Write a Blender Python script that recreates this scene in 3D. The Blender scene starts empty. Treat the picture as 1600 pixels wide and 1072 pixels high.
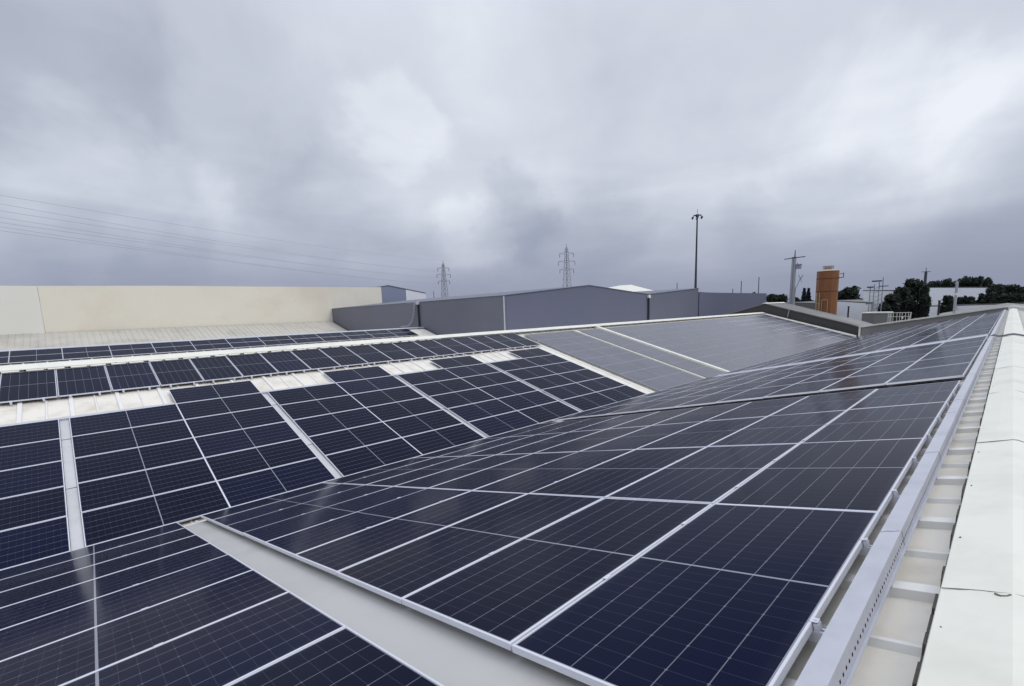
import bpy, bmesh, math, random
from mathutils import Vector, Matrix
random.seed(7)
R = math.radians
S = bpy.context.scene
COL = S.collection

# ------------------------------------------------------------------ camera
cam_r = Vector((0.69389845, 0.71942542, -0.0305286))
cam_u = Vector((-0.08550539, 0.12441978, 0.98853859))
cam_f = Vector((-0.71497816, 0.68333504, -0.14784944))
FPX, CX, CY = 731.004, 813.237, 593.085
cd = bpy.data.cameras.new('camera'); cam = bpy.data.objects.new('camera', cd); COL.objects.link(cam)
M3 = Matrix((cam_r, cam_u, -cam_f)).transposed()
cam.matrix_world = M3.to_4x4()
cd.sensor_width = 36.0; cd.lens = FPX / 1600 * 36.0
cd.shift_x = (800 - CX) / 1600; cd.shift_y = (CY - 536) / 1600
cd.clip_start = 0.05; cd.clip_end = 6000
S.camera = cam

def at(px, py, Y=None, X=None):
    """world point seen at a pixel of the photograph, at a chosen distance"""
    d = cam_r * ((px - CX) / FPX) - cam_u * ((py - CY) / FPX) + cam_f
    k = (Y / d.y) if Y is not None else (X / d.x)
    return d * k

# ------------------------------------------------------------------ light
SUN_EL, SUN_AZ = R(48), R(62)
sun_d = bpy.data.lights.new('sun', 'SUN'); sun = bpy.data.objects.new('sun', sun_d); COL.objects.link(sun)
sun_d.energy = 0.9; sun_d.angle = R(25); sun_d.color = (1.0, 0.97, 0.93)
sv = Vector((math.cos(SUN_EL) * math.sin(SUN_AZ), math.cos(SUN_EL) * math.cos(SUN_AZ), math.sin(SUN_EL)))
sun.rotation_euler = sv.to_track_quat('Z', 'Y').to_euler()

W = bpy.data.worlds.new('World'); S.world = W; W.use_nodes = True
def build_world():
    nt = W.node_tree; N = nt.nodes; L = nt.links
    bg = N['Background']; bg.inputs[1].default_value = 1.0
    def m(op, a, b=None, c=None, clamp=False):
        n = N.new('ShaderNodeMath'); n.operation = op; n.use_clamp = clamp
        for i, v in enumerate((a, b, c)):
            if v is None: continue
            if isinstance(v, (int, float)): n.inputs[i].default_value = v
            else: L.new(v, n.inputs[i])
        return n.outputs[0]
    def vm(op, a, b=None, out=0):
        n = N.new('ShaderNodeVectorMath'); n.operation = op
        for i, v in enumerate((a, b)):
            if v is None: continue
            if isinstance(v, (tuple, Vector)): n.inputs[i].default_value = tuple(v)
            else: L.new(v, n.inputs[i])
        return n.outputs[out]
    tc = N.new('ShaderNodeTexCoord'); d = tc.outputs['Generated']
    sx = N.new('ShaderNodeSeparateXYZ'); L.new(d, sx.inputs[0])
    z = m('MAXIMUM', sx.outputs[2], 0.0)
    zc = m('ADD', z, 0.42)
    cx = N.new('ShaderNodeCombineXYZ'); L.new(m('DIVIDE', sx.outputs[0], zc), cx.inputs[0]); L.new(m('DIVIDE', sx.outputs[1], zc), cx.inputs[1])
    def noise(vec, scale, detail, rough=0.5, dist=0.0):
        n = N.new('ShaderNodeTexNoise'); n.inputs['Scale'].default_value = scale; n.inputs['Detail'].default_value = detail
        n.inputs['Roughness'].default_value = rough; n.inputs['Distortion'].default_value = dist
        L.new(vec, n.inputs['Vector']); return n
    n1 = noise(cx.outputs[0], 1.5, 6, 0.52, 0.35).outputs[0]
    st = N.new('ShaderNodeMapping'); st.inputs['Scale'].default_value = (1.0, 1.0, 5.5); L.new(d, st.inputs[0])
    n3 = noise(st.outputs[0], 2.2, 6, 0.52, 0.5).outputs[0]
    n2 = noise(vm('ADD', cx.outputs[0], (7.3, 2.1, 0)), 4.6, 6, 0.55, 0.5).outputs[0]
    wn = noise(d, 3.4, 5, 0.55, 0.3)
    warp = vm('SCALE', vm('SUBTRACT', wn.outputs['Color'], (0.5, 0.5, 0.5)))
    warp.node.inputs['Scale'].default_value = 0.36
    dw = vm('NORMALIZE', vm('ADD', d, warp))
    lowf = m('SUBTRACT', 1.0, m('MULTIPLY', z, 2.6), clamp=True)
    tot = m('ADD', m('ADD', m('MULTIPLY', m('SUBTRACT', n1, 0.5), 0.38), m('MULTIPLY', m('SUBTRACT', n2, 0.5), 0.20)), m('MULTIPLY', m('MULTIPLY', m('SUBTRACT', n3, 0.5), lowf), 1.05))
    # broad bright and dull areas of the cloud deck: azimuth (from +Y towards -X), elevation, half width, amount
    for az, el, wd, amt in SKY_PATCH:
        a, e = R(az), R(el)
        v = Vector((-math.cos(e) * math.sin(a), math.cos(e) * math.cos(a), math.sin(e)))
        dt = vm('DOT_PRODUCT', dw, v, 1)
        n = N.new('ShaderNodeMapRange'); n.interpolation_type = 'SMOOTHERSTEP'
        n.inputs['From Min'].default_value = math.cos(R(wd)); n.inputs['From Max'].default_value = 1.0
        L.new(dt, n.inputs['Value'])
        tot = m('ADD', tot, m('MULTIPLY', n.outputs[0], amt))
    val = m('ADD', tot, 0.70, clamp=True)
    cr = N.new('ShaderNodeValToRGB'); L.new(val, cr.inputs[0])
    e = cr.color_ramp.elements
    e[0].position = 0.0; e[0].color = (0.28, 0.305, 0.385, 1)
    e[1].position = 1.0; e[1].color = (0.83, 0.86, 0.92, 1)
    for p, c in ((0.3, (0.37, 0.405, 0.495, 1)), (0.55, (0.505, 0.54, 0.625, 1)), (0.78, (0.645, 0.685, 0.765, 1))):
        q = e.new(p); q.color = c
    # darker, bluer towards the horizon; brighter overhead (outside the frame)
    hz = N.new('ShaderNodeMapRange'); hz.interpolation_type = 'SMOOTHSTEP'; L.new(z, hz.inputs['Value'])
    hz.inputs['From Min'].default_value = 0.0; hz.inputs['From Max'].default_value = 0.24
    mx = N.new('ShaderNodeMix'); mx.data_type = 'RGBA'; mx.blend_type = 'MIX'
    L.new(m('ADD', m('MULTIPLY', hz.outputs[0], 0.86), 0.14), mx.inputs[0])
    mx.inputs[6].default_value = (0.225, 0.25, 0.365, 1); L.new(cr.outputs[0], mx.inputs[7])
    zt = N.new('ShaderNodeMapRange'); zt.interpolation_type = 'SMOOTHSTEP'; L.new(z, zt.inputs['Value'])
    zt.inputs['From Min'].default_value = 0.45; zt.inputs['From Max'].default_value = 0.95
    zt.inputs['To Min'].default_value = 1.0; zt.inputs['To Max'].default_value = 2.0
    sc = vm('SCALE', mx.outputs[2]); L.new(zt.outputs[0], sc.node.inputs['Scale'])
    sky = N.new('ShaderNodeTexSky'); sky.sky_type = 'NISHITA'; sky.sun_disc = False
    sky.sun_elevation = SUN_EL; sky.sun_rotation = SUN_AZ
    ns = vm('SCALE', sky.outputs[0]); ns.node.inputs['Scale'].default_value = 0.006
    L.new(vm('ADD', sc, ns), bg.inputs[0])
SKY_PATCH = [(60, 18.5, 5, 0.13), (58, 16, 9, 0.04), (1, 14, 9, 0.20), (10, 13, 11, 0.20), (22, 19, 13, 0.05), (51, 8.5, 7, 0.20), (87, 10.5, 7, 0.24), (80, 9, 6, 0.10),
             (88, 17, 12, -0.26), (75, 19, 12, -0.14), (46, 13, 8, -0.20), (38, 10, 9, -0.16), (2, 6, 10, -0.26), (16, 6, 9, -0.14), (68, 10, 9, -0.16), (85, 4.5, 10, -0.24), (57, 30, 12, 0.05), (46, 25, 12, 0.10)]
build_world()
S.view_settings.view_transform = 'Standard'; S.view_settings.look = 'None'
S.view_settings.exposure = 0.0; S.view_settings.gamma = 1.0

# ------------------------------------------------------------------ materials
def mat(name, col, rough=0.6, metal=0.0, spec=0.5, var=0.0, vscale=1.0, bump=0.0, bscale=20.0, stain=None, stain_scale=0.7, stain_amt=0.5, stretch=None):
    mt = bpy.data.materials.new(name); mt.use_nodes = True
    nt = mt.node_tree; N = nt.nodes; L = nt.links; b = N['Principled BSDF']
    b.inputs['Base Color'].default_value = (*col, 1); b.inputs['Roughness'].default_value = rough
    b.inputs['Metallic'].default_value = metal; b.inputs['Specular IOR Level'].default_value = spec
    tc = N.new('ShaderNodeTexCoord'); vec = tc.outputs['Object']
    if stretch:
        mp = N.new('ShaderNodeMapping'); mp.inputs['Scale'].default_value = stretch; L.new(vec, mp.inputs[0]); vec = mp.outputs[0]
    last = None
    if var:
        n = N.new('ShaderNodeTexNoise'); n.inputs['Scale'].default_value = vscale; n.inputs['Detail'].default_value = 6; L.new(vec, n.inputs['Vector'])
        mx = N.new('ShaderNodeMix'); mx.data_type = 'RGBA'
        mx.inputs[6].default_value = (*[c * (1 - var) for c in col], 1); mx.inputs[7].default_value = (*[min(1, c * (1 + var)) for c in col], 1)
        L.new(n.outputs[0], mx.inputs[0]); last = mx.outputs[2]
    if stain:
        n = N.new('ShaderNodeTexNoise'); n.inputs['Scale'].default_value = stain_scale; n.inputs['Detail'].default_value = 8; n.inputs['Roughness'].default_value = 0.62; L.new(vec, n.inputs['Vector'])
        cr = N.new('ShaderNodeValToRGB'); cr.color_ramp.elements[0].position = 0.48; cr.color_ramp.elements[1].position = 0.72
        cr.color_ramp.elements[0].color = (0, 0, 0, 1); cr.color_ramp.elements[1].color = (stain_amt,) * 3 + (1,)
        L.new(n.outputs[0], cr.inputs[0])
        mx = N.new('ShaderNodeMix'); mx.data_type = 'RGBA'; L.new(cr.outputs[0], mx.inputs[0])
        if last: L.new(last, mx.inputs[6])
        else: mx.inputs[6].default_value = (*col, 1)
        mx.inputs[7].default_value = (*stain, 1); last = mx.outputs[2]
    if last: L.new(last, b.inputs['Base Color'])
    if bump:
        n = N.new('ShaderNodeTexNoise'); n.inputs['Scale'].default_value = bscale; n.inputs['Detail'].default_value = 4; L.new(tc.outputs['Object'], n.inputs['Vector'])
        bp = N.new('ShaderNodeBump'); bp.inputs['Strength'].default_value = 1.0; bp.inputs['Distance'].default_value = bump
        L.new(n.outputs[0], bp.inputs['Height']); L.new(bp.outputs[0], b.inputs['Normal'])
    return mt

def cladding(name, col, axis, pitch=0.25, rough=0.55, stain=None, amt=0.3, depth=0.0015, seam=None):
    """painted profiled sheet: fine ribs at a pitch along one axis"""
    mt = mat(name, col, rough, var=0.06, vscale=0.25, stain=stain, stain_scale=0.12, stain_amt=amt)
    nt = mt.node_tree; N = nt.nodes; L = nt.links; b = N['Principled BSDF']
    tc = N.new('ShaderNodeTexCoord'); sp = N.new('ShaderNodeSeparateXYZ'); L.new(tc.outputs['Object'], sp.inputs[0])
    a = N.new('ShaderNodeMath'); a.operation = 'MULTIPLY'; a.inputs[1].default_value = 2 * math.pi / pitch; L.new(sp.outputs[axis], a.inputs[0])
    s = N.new('ShaderNodeMath'); s.operation = 'SINE'; L.new(a.outputs[0], s.inputs[0])
    bp = N.new('ShaderNodeBump'); bp.inputs['Distance'].default_value = depth; L.new(s.outputs[0], bp.inputs['Height']); L.new(bp.outputs[0], b.inputs['Normal'])
    return mt

def panel_glass(hazy=False):
    mt = bpy.data.materials.new('sky_sheen_solar_glass' if hazy else 'solar_glass'); mt.use_nodes = True
    nt = mt.node_tree; N = nt.nodes; L = nt.links; b = N['Principled BSDF']
    def m(op, a, c=None, clamp=False):
        n = N.new('ShaderNodeMath'); n.operation = op; n.use_clamp = clamp
        for i, v in enumerate((a, c)):
            if v is None: continue
            if isinstance(v, (int, float)): n.inputs[i].default_value = v
            else: L.new(v, n.inputs[i])
        return n.outputs[0]
    uv = N.new('ShaderNodeUVMap'); uv.uv_map = 'UVMap'
    sp = N.new('ShaderNodeSeparateXYZ'); L.new(uv.outputs[0], sp.inputs[0])
    u, v = sp.outputs[0], sp.outputs[1]           # u in 0..24 half cells along, v in 0..6 cells across
    def dist(x, size):                            # metres to nearest whole number
        return m('MULTIPLY', m('ABSOLUTE', m('SUBTRACT', x, m('ROUND', x))), size)
    du = dist(u, 0.0925); dv = dist(v, 0.184)
    def line(d, w):                               # soft line, half width w
        return m('SUBTRACT', 1.0, m('DIVIDE', d, w), True)
    lv = m('MINIMUM', m('MULTIPLY', line(dv, 0.0034), 1.6), 1.0)
    lu = m('MULTIPLY', line(du, 0.0020), 0.26)
    dia = m('MINIMUM', m('MULTIPLY', line(m('ADD', dist(m('MULTIPLY', u, 0.5), 0.185), dv), 0.011), 1.5), 1.0)
    mid = m('LESS_THAN', m('ABSOLUTE', m('SUBTRACT', u, 12.0)), 0.085)
    eu = m('GREATER_THAN', m('ABSOLUTE', m('SUBTRACT', u, 12.0)), 11.93)
    ev = m('GREATER_THAN', m('ABSOLUTE', m('SUBTRACT', v, 3.0)), 2.955)
    big = m('MAXIMUM', m('MAXIMUM', mid, eu), ev)
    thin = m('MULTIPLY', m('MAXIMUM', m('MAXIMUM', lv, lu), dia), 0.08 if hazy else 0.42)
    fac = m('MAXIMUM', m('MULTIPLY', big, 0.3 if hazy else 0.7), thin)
    oi = N.new('ShaderNodeObjectInfo')
    cr = N.new('ShaderNodeValToRGB'); L.new(oi.outputs['Random'], cr.inputs[0])
    e = cr.color_ramp.elements; e[0].color = (0.0022, 0.0038, 0.017, 1); e[1].color = (0.0036, 0.0058, 0.027, 1)
    q = e.new(0.5); q.color = (0.0026, 0.0044, 0.018, 1)
    # faint wave of the fine wires across the cells
    tc = N.new('ShaderNodeTexCoord')
    nz = N.new('ShaderNodeTexNoise'); nz.inputs['Scale'].default_value = 0.9; nz.inputs['Detail'].default_value = 3; L.new(tc.outputs['Object'], nz.inputs['Vector'])
    wires = m('MULTIPLY', m('ADD', m('SINE', m('MULTIPLY', v, 2 * math.pi * 10)), 1.0), 0.5)
    cell = N.new('ShaderNodeMix'); cell.data_type = 'RGBA'; L.new(m('MULTIPLY', wires, m('MULTIPLY', nz.outputs[0], 0.22)), cell.inputs[0])
    L.new(cr.outputs[0], cell.inputs[6]); cell.inputs[7].default_value = (0.014, 0.018, 0.045, 1)
    mx = N.new('ShaderNodeMix'); mx.data_type = 'RGBA'; L.new(fac, mx.inputs[0])
    L.new(cell.outputs[2], mx.inputs[6]); mx.inputs[7].default_value = (0.38, 0.39, 0.44, 1)
    # thin dust film with its own patches; hazy glass has sky sheen painted in
    geo = N.new('ShaderNodeNewGeometry')
    dn = N.new('ShaderNodeTexNoise'); dn.inputs['Scale'].default_value = 0.55; dn.inputs['Detail'].default_value = 7; dn.inputs['Roughness'].default_value = 0.6
    L.new(geo.outputs['Position'], dn.inputs['Vector'])
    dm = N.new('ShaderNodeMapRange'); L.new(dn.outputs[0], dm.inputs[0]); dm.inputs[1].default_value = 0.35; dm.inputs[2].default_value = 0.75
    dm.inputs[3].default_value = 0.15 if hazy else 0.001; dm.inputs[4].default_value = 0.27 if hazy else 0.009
    ed = m('MULTIPLY', m('SUBTRACT', 1.0, m('DIVIDE', m('MINIMUM', v, m('SUBTRACT', 6.0, v)), 0.35), True), 0.10)
    sp_n = N.new('ShaderNodeTexNoise'); sp_n.inputs['Scale'].default_value = 9.0; sp_n.inputs['Detail'].default_value = 2; L.new(geo.outputs['Position'], sp_n.inputs['Vector'])
    spot = m('MULTIPLY', m('MULTIPLY', m('SUBTRACT', sp_n.outputs[0], 0.80), 30.0, True), 0.5)
    dsum = m('ADD', m('ADD', dm.outputs[0], m('MULTIPLY', ed, m('MULTIPLY', dn.outputs[0], dn.outputs[0]))), spot, True)
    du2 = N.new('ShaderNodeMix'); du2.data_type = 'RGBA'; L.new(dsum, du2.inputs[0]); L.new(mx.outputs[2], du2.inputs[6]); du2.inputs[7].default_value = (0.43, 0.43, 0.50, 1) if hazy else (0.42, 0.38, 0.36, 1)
    L.new(du2.outputs[2], b.inputs['Base Color'])
    rr = N.new('ShaderNodeMapRange'); L.new(dn.outputs[0], rr.inputs[0]); rr.inputs[1].default_value = 0.3; rr.inputs[2].default_value = 0.75
    rr.inputs[3].default_value = 0.24 if hazy else 0.11; rr.inputs[4].default_value = 0.34 if hazy else 0.20; L.new(rr.outputs[0], b.inputs['Roughness'])
    b.inputs['IOR'].default_value = 1.55 if hazy else 1.33; b.inputs['Specular IOR Level'].default_value = 0.5 if hazy else 0.06
    wv = N.new('ShaderNodeTexNoise'); wv.inputs['Scale'].default_value = 1.3; wv.inputs['Detail'].default_value = 1; L.new(geo.outputs['Position'], wv.inputs['Vector'])
    bp = N.new('ShaderNodeBump'); bp.inputs['Distance'].default_value = 0.004; bp.inputs['Strength'].default_value = 1; L.new(wv.outputs[0], bp.inputs['Height']); L.new(bp.outputs[0], b.inputs['Normal'])
    return mt

M = {}
M['glass'] = panel_glass(); M['hazy'] = panel_glass(True)
M['alu'] = mat('anodised_aluminium', (0.69, 0.70, 0.77), 0.42, 0.2, var=0.08, vscale=3)
M['alu_dull'] = mat('dull_aluminium', (0.36, 0.36, 0.41), 0.55, 0.2, var=0.15, vscale=2)  # darker aluminium, makes the frame lines of the hazy panels weaker
M['galv'] = mat('galvanised_steel', (0.52, 0.53, 0.585), 0.48, 0.30, var=0.07, vscale=4, stain=(0.36, 0.37, 0.42), stain_scale=3, stain_amt=0.5)
M['sheet'] = mat('cream_roof_sheet', (0.76, 0.72, 0.64), 0.5, var=0.05, vscale=0.6, stain=(0.50, 0.44, 0.34), stain_scale=1.6, stain_amt=0.65, bump=0.0015, bscale=6)
M['rib'] = mat('pale_rib_cover', (0.74, 0.73, 0.70), 0.45, var=0.05, vscale=1.5, stain=(0.62, 0.60, 0.55), stain_scale=2.5, stain_amt=0.4)
M['plate'] = mat('light_cover_plate', (0.54, 0.54, 0.55), 0.5, 0.1, var=0.07, vscale=2, stain=(0.42, 0.41, 0.38), stain_scale=2.5, stain_amt=0.5)
M['sheet_dull'] = mat('dull_cream_roof_sheet', (0.50, 0.475, 0.42), 0.6, var=0.10, vscale=0.25, stain=(0.34, 0.31, 0.26), stain_scale=0.35, stain_amt=0.7)
M['sheet_grey'] = mat('grey_channel_sheet', (0.47, 0.465, 0.45), 0.5, var=0.07, vscale=0.7, stain=(0.36, 0.34, 0.30), stain_scale=1.1, stain_amt=0.5)
M['cap'] = mat('white_ridge_cap', (0.755, 0.745, 0.66), 0.42, var=0.05, vscale=0.6, stain=(0.58, 0.58, 0.50), stain_scale=1.4, stain_amt=0.65, bump=0.006, bscale=3)
M['capseam'] = mat('dirty_seam', (0.16, 0.15, 0.13), 0.8, var=0.3, vscale=8)
M['dark'] = mat('dark_rubber', (0.02, 0.02, 0.022), 0.6)
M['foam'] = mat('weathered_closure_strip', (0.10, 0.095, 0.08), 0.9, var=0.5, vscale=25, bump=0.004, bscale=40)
M['gutter'] = mat('gutter_metal', (0.20, 0.205, 0.22), 0.5, 0.3, var=0.2, vscale=2)
M['grey_wall'] = cladding('slate_grey_cladding', (0.135, 0.14, 0.18), 0, stain=(0.10, 0.105, 0.14), amt=0.5)
M['grey_wall_y'] = cladding('blue_grey_cladding', (0.125, 0.133, 0.195), 1, stain=(0.125, 0.13, 0.18), amt=0.6)
M['grey_wall_z'] = cladding('dull_grey_cladding', (0.125, 0.133, 0.18), 1, stain=(0.12, 0.13, 0.17), amt=0.5)
M['roof_grey'] = cladding('grey_roof_sheet', (0.19, 0.19, 0.19), 0, stain=(0.2, 0.2, 0.19), amt=0.6)
M['roof_pale'] = cladding('pale_roof_sheet', (0.13, 0.125, 0.12), 0, stain=(0.34, 0.33, 0.31), amt=0.6)
M['beige'] = cladding('beige_wall_cladding', (0.76, 0.72, 0.61), 1, 1.1, stain=(0.60, 0.47, 0.37), amt=0.45, depth=0.004)
M['beige_lt'] = cladding('pale_wall_cladding', (0.75, 0.735, 0.67), 1, 1.1, depth=0.004, stain=(0.62, 0.62, 0.58), amt=0.3)
M['white_wall'] = cladding('white_wall_cladding', (0.82, 0.83, 0.87), 1, 0.5, depth=0.003, stain=(0.62, 0.64, 0.7), amt=0.4)
M['dark_wall'] = cladding('charcoal_cladding', (0.045, 0.043, 0.047), 0, 0.5, stain=(0.065, 0.06, 0.055), amt=0.6)
M['fascia'] = mat('grey_parapet_sheet', (0.23, 0.225, 0.215), 0.6, var=0.1, vscale=0.4)
M['blue_wall'] = cladding('blue_gable_cladding', (0.24, 0.27, 0.38), 1, 0.4)
M['orange'] = mat('orange_silo_paint', (0.25, 0.095, 0.03), 0.55, var=0.15, vscale=0.5, stain=(0.17, 0.06, 0.025), stain_scale=0.9, stain_amt=0.6, stretch=(1, 1, 0.25))
M['orange_dk'] = mat('rusty_seam', (0.09, 0.035, 0.02), 0.8)
M['cream'] = mat('cream_paint', (0.42, 0.34, 0.24), 0.6, var=0.1, vscale=2)
M['steel_far'] = mat('haze_tinted_steel', (0.30, 0.31, 0.36), 0.6, 0.2)  # paler bluish grey puts distance haze into the pylon colour
M['steel_dk'] = mat('dark_mast_steel', (0.05, 0.055, 0.075), 0.6, 0.2)
M['steel_lt'] = mat('pale_pole_concrete', (0.36, 0.37, 0.40), 0.75, var=0.12, vscale=1)
M['wire'] = mat('aluminium_conductor', (0.42, 0.43, 0.49), 0.5, 0.3)
M['bark'] = mat('bark', (0.05, 0.04, 0.03), 0.9, var=0.3, vscale=3)
M['ground'] = mat('ground_soil', (0.13, 0.13, 0.11), 0.9, var=0.35, vscale=0.02, stain=(0.07, 0.09, 0.045), stain_scale=0.01, stain_amt=0.9)
M['asphalt'] = mat('yard_asphalt', (0.06, 0.06, 0.062), 0.9, var=0.2, vscale=0.3)
def leafmat(name, a, b_):
    mt = bpy.data.materials.new(name); mt.use_nodes = True; N = mt.node_tree.nodes; L = mt.node_tree.links; b = N['Principled BSDF']
    g = N.new('ShaderNodeNewGeometry'); cr = N.new('ShaderNodeValToRGB'); L.new(g.outputs['Random Per Island'], cr.inputs[0])
    cr.color_ramp.elements[0].color = (*a, 1); cr.color_ramp.elements[1].color = (*b_, 1); L.new(cr.outputs[0], b.inputs['Base Color'])
    b.inputs['Roughness'].default_value = 0.7; b.inputs['Specular IOR Level'].default_value = 0.2
    return mt
M['leaf'] = leafmat('dark_foliage', (0.010, 0.016, 0.014), (0.028, 0.038, 0.026))
M['leaf2'] = leafmat('pine_foliage', (0.008, 0.014, 0.018), (0.02, 0.03, 0.03))

# ------------------------------------------------------------------ helpers
def link(o, parent=None):
    COL.objects.link(o)
    if parent: o.parent = parent
    return o
def obj(name, bm, ms, parent=None, smooth=False, fixn=True):
    me = bpy.data.meshes.new(name)
    if fixn: bmesh.ops.recalc_face_normals(bm, faces=bm.faces)
    bm.to_mesh(me); bm.free()
    for m_ in (ms if isinstance(ms, (list, tuple)) else [ms]): me.materials.append(m_)
    if smooth:
        for p in me.polygons: p.use_smooth = True
    return link(bpy.data.objects.new(name, me), parent)
def tag(o, label, cat=None, group=None, kind=None):
    if label: o['label'] = label
    if cat: o['category'] = cat
    if group: o['group'] = group
    if kind: o['kind'] = kind
    return o
def empty(name, loc, label, cat, group=None):
    o = bpy.data.objects.new(name, None); o.empty_display_size = 0.3; o.location = loc; link(o); return tag(o, label, cat, group)
def box(bm, x0, x1, y0, y1, z0, z1, mi=0):
    v = [bm.verts.new(c) for c in ((x0, y0, z0), (x1, y0, z0), (x1, y1, z0), (x0, y1, z0), (x0, y0, z1), (x1, y0, z1), (x1, y1, z1), (x0, y1, z1))]
    for f in ((0, 3, 2, 1), (4, 5, 6, 7), (0, 1, 5, 4), (1, 2, 6, 5), (2, 3, 7, 6), (3, 0, 4, 7)):
        bm.faces.new([v[i] for i in f]).material_index = mi
    return v
def tube(bm, pts, rad, n=8, mi=0):
    """tube through points; rad scalar or list"""
    pts = [Vector(p) for p in pts]; rings = []
    for i, p in enumerate(pts):
        t = (pts[min(i + 1, len(pts) - 1)] - pts[max(i - 1, 0)]).normalized()
        a = t.orthogonal().normalized() if i == 0 else (a - t * a.dot(t)).normalized()
        c = t.cross(a); r = rad[i] if isinstance(rad, (list, tuple)) else rad
        rings.append([bm.verts.new(p + (a * math.cos(k * 2 * math.pi / n) + c * math.sin(k * 2 * math.pi / n)) * r) for k in range(n)])
    for q, s in zip(rings, rings[1:]):
        for k in range(n): bm.faces.new((q[k], q[(k + 1) % n], s[(k + 1) % n], s[k])).material_index = mi
    bm.faces.new(rings[0][::-1]).material_index = mi; bm.faces.new(rings[-1]).material_index = mi
def prism(bm, poly, vec, mi=0):
    a = [bm.verts.new(p) for p in poly]; b = [bm.verts.new(Vector(p) + Vector(vec)) for p in poly]
    bm.faces.new(a[::-1]).material_index = mi; bm.faces.new(b).material_index = mi
    for i in range(len(a)):
        j = (i + 1) % len(a); bm.faces.new((a[i], a[j], b[j], b[i])).material_index = mi
def one(name, fn, m_, parent=None, smooth=False):
    bm = bmesh.new(); fn(bm); return obj(name, bm, m_, parent, smooth)
ORD = ['first', 'second', 'third', 'fourth', 'fifth', 'sixth', 'seventh', 'eighth', 'ninth', 'tenth', 'eleventh', 'twelfth', 'thirteenth', 'fourteenth', 'fifteenth', 'sixteenth', 'seventeenth', 'eighteenth', 'nineteenth', 'twentieth', 'twenty-first', 'twenty-second']

# ------------------------------------------------------------------ the roof planes
U0 = 1.376                       # Y of the near end of the first array
XA, ZA, AL = -0.4833, -1.3757, 0.2295
XB, ZB, BE = -11.1406, -3.9658, 0.2669
GROUND = -10.0
Y0, Y1 = -14.0, 61.0             # the warehouse under us
def PA(u, v, off=0.0):           # near slope: v metres down from the top edge of the panels
    return Vector((XA - v * math.cos(AL) - off * math.sin(AL), U0 + u, ZA - v * math.sin(AL) + off * math.cos(AL)))
def PB(u, w, off=0.0):           # opposite slope: w metres up from the lowest row
    return Vector((XB - w * math.cos(BE) + off * math.sin(BE), U0 + u, ZB + w * math.sin(BE) + off * math.cos(BE)))
SH = -0.13                       # roof sheet below the glass

ground = one('ground', lambda bm: bm.faces.new([bm.verts.new(c) for c in ((-3500, -1500, GROUND), (1500, -1500, GROUND), (1500, 4500, GROUND), (-3500, 4500, GROUND))]), M['ground'])
tag(ground, 'flat ground around the industrial estate', kind='structure')
yard = one('pavement', lambda bm: bm.faces.new([bm.verts.new(c) for c in ((-140, -60, GROUND + .004), (60, -60, GROUND + .004), (60, 210, GROUND + .004), (-140, 210, GROUND + .004))]), M['asphalt'])
tag(yard, 'asphalt yard between the halls', kind='structure')

wh = empty('warehouse', (-20, 20, GROUND), 'cream sheet roofed warehouse with parallel ridges carrying all the solar panels', 'warehouse')
def put(o):                      # geometry is written in world space; keep it there under its empty
    o.matrix_parent_inverse = o.parent.matrix_basis.inverted() if False else Matrix.Translation(-o.parent.location)
    return o
def slope(xa, za, xb, zb, y0, y1, name='roof_slope', m_=None, phase=0.0):
    """sheet from ridge point a to valley point b, with wide joints every metre and thin ribs between, as one mesh"""
    bm = bmesh.new()
    n = Vector((zb - za, 0, -(xb - xa))).normalized()
    if n.z < 0: n = -n
    A, B = Vector((xa, 0, za)), Vector((xb, 0, zb))
    def strip(prof, rib):
        pa = [bm.verts.new(A + n * h + Vector((0, y, 0))) for y, h in prof]; pb = [bm.verts.new(B + n * h + Vector((0, y, 0))) for y, h in prof]
        for i in range(len(prof) - 1): bm.faces.new((pa[i], pa[i + 1], pb[i + 1], pb[i])).material_index = 1 if (prof[i][1] > 0 or prof[i + 1][1] > 0) else 0
    prof = [(y0, 0)]
    k = math.ceil((y0 - U0 - phase) * 2)
    while True:
        u = k * 0.5 + phase; y = U0 + u; w = k % 2 == 1
        if y > y1 - 0.1: break
        hw, tw, h = (0.052, 0.042, 0.045) if w else (0.030, 0.012, 0.030)
        if y - hw > y0: prof += [(y - hw, 0), (y - tw, h), (y + tw, h), (y + hw, 0)]
        k += 1
    prof.append((y1, 0)); strip(prof, 1)
    # underside
    v = [bm.verts.new(P + Vector((0, y, 0)) - n * 0.05) for P, y in ((A, y0), (A, y1), (B, y1), (B, y0))]; bm.faces.new(v)
    o = obj(name, bm, [m_ or M['sheet'], M['sheet_dull'] if m_ else M['rib']], wh); return put(o)
# sheet lines
def za_sheet(x): return ZA + SH / math.cos(AL) + math.tan(AL) * (x - XA)
def zb_sheet(x): return ZB + SH / math.cos(BE) - math.tan(BE) * (x - XB)
RX = 0.10; RZ = za_sheet(RX)                     # near ridge
BX = -20.97; BZ = zb_sheet(BX)                   # second ridge
DV = (-31.75, -4.58); DX = -42.62; DZ = DV[1] + (DV[0] - DX) * math.tan(BE)
EV = (-53.0, -4.15); EX, EZ = -65.9, -0.85
slope(RX, RZ, -10.55, za_sheet(-10.55), Y0, Y1, phase=-0.05)
slope(RX, RZ, 10.8, RZ - 2.65, Y0, Y1, phase=-0.05)
slope(BX, BZ, -11.0, zb_sheet(-11.0), Y0, Y1, phase=-0.05)
slope(BX, BZ, -29.9, BZ - 8.93 * 0.262, Y0, Y1)
slope(-29.9, BZ - 8.93 * 0.262 - 0.004, -31.55, BZ - 10.58 * 0.262, Y0, 26.8)
slope(DX, DZ, DV[0], DV[1], Y0, 26.8)
slope(DX, DZ, -52.8, EV[1], Y0, 26.8)
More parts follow.
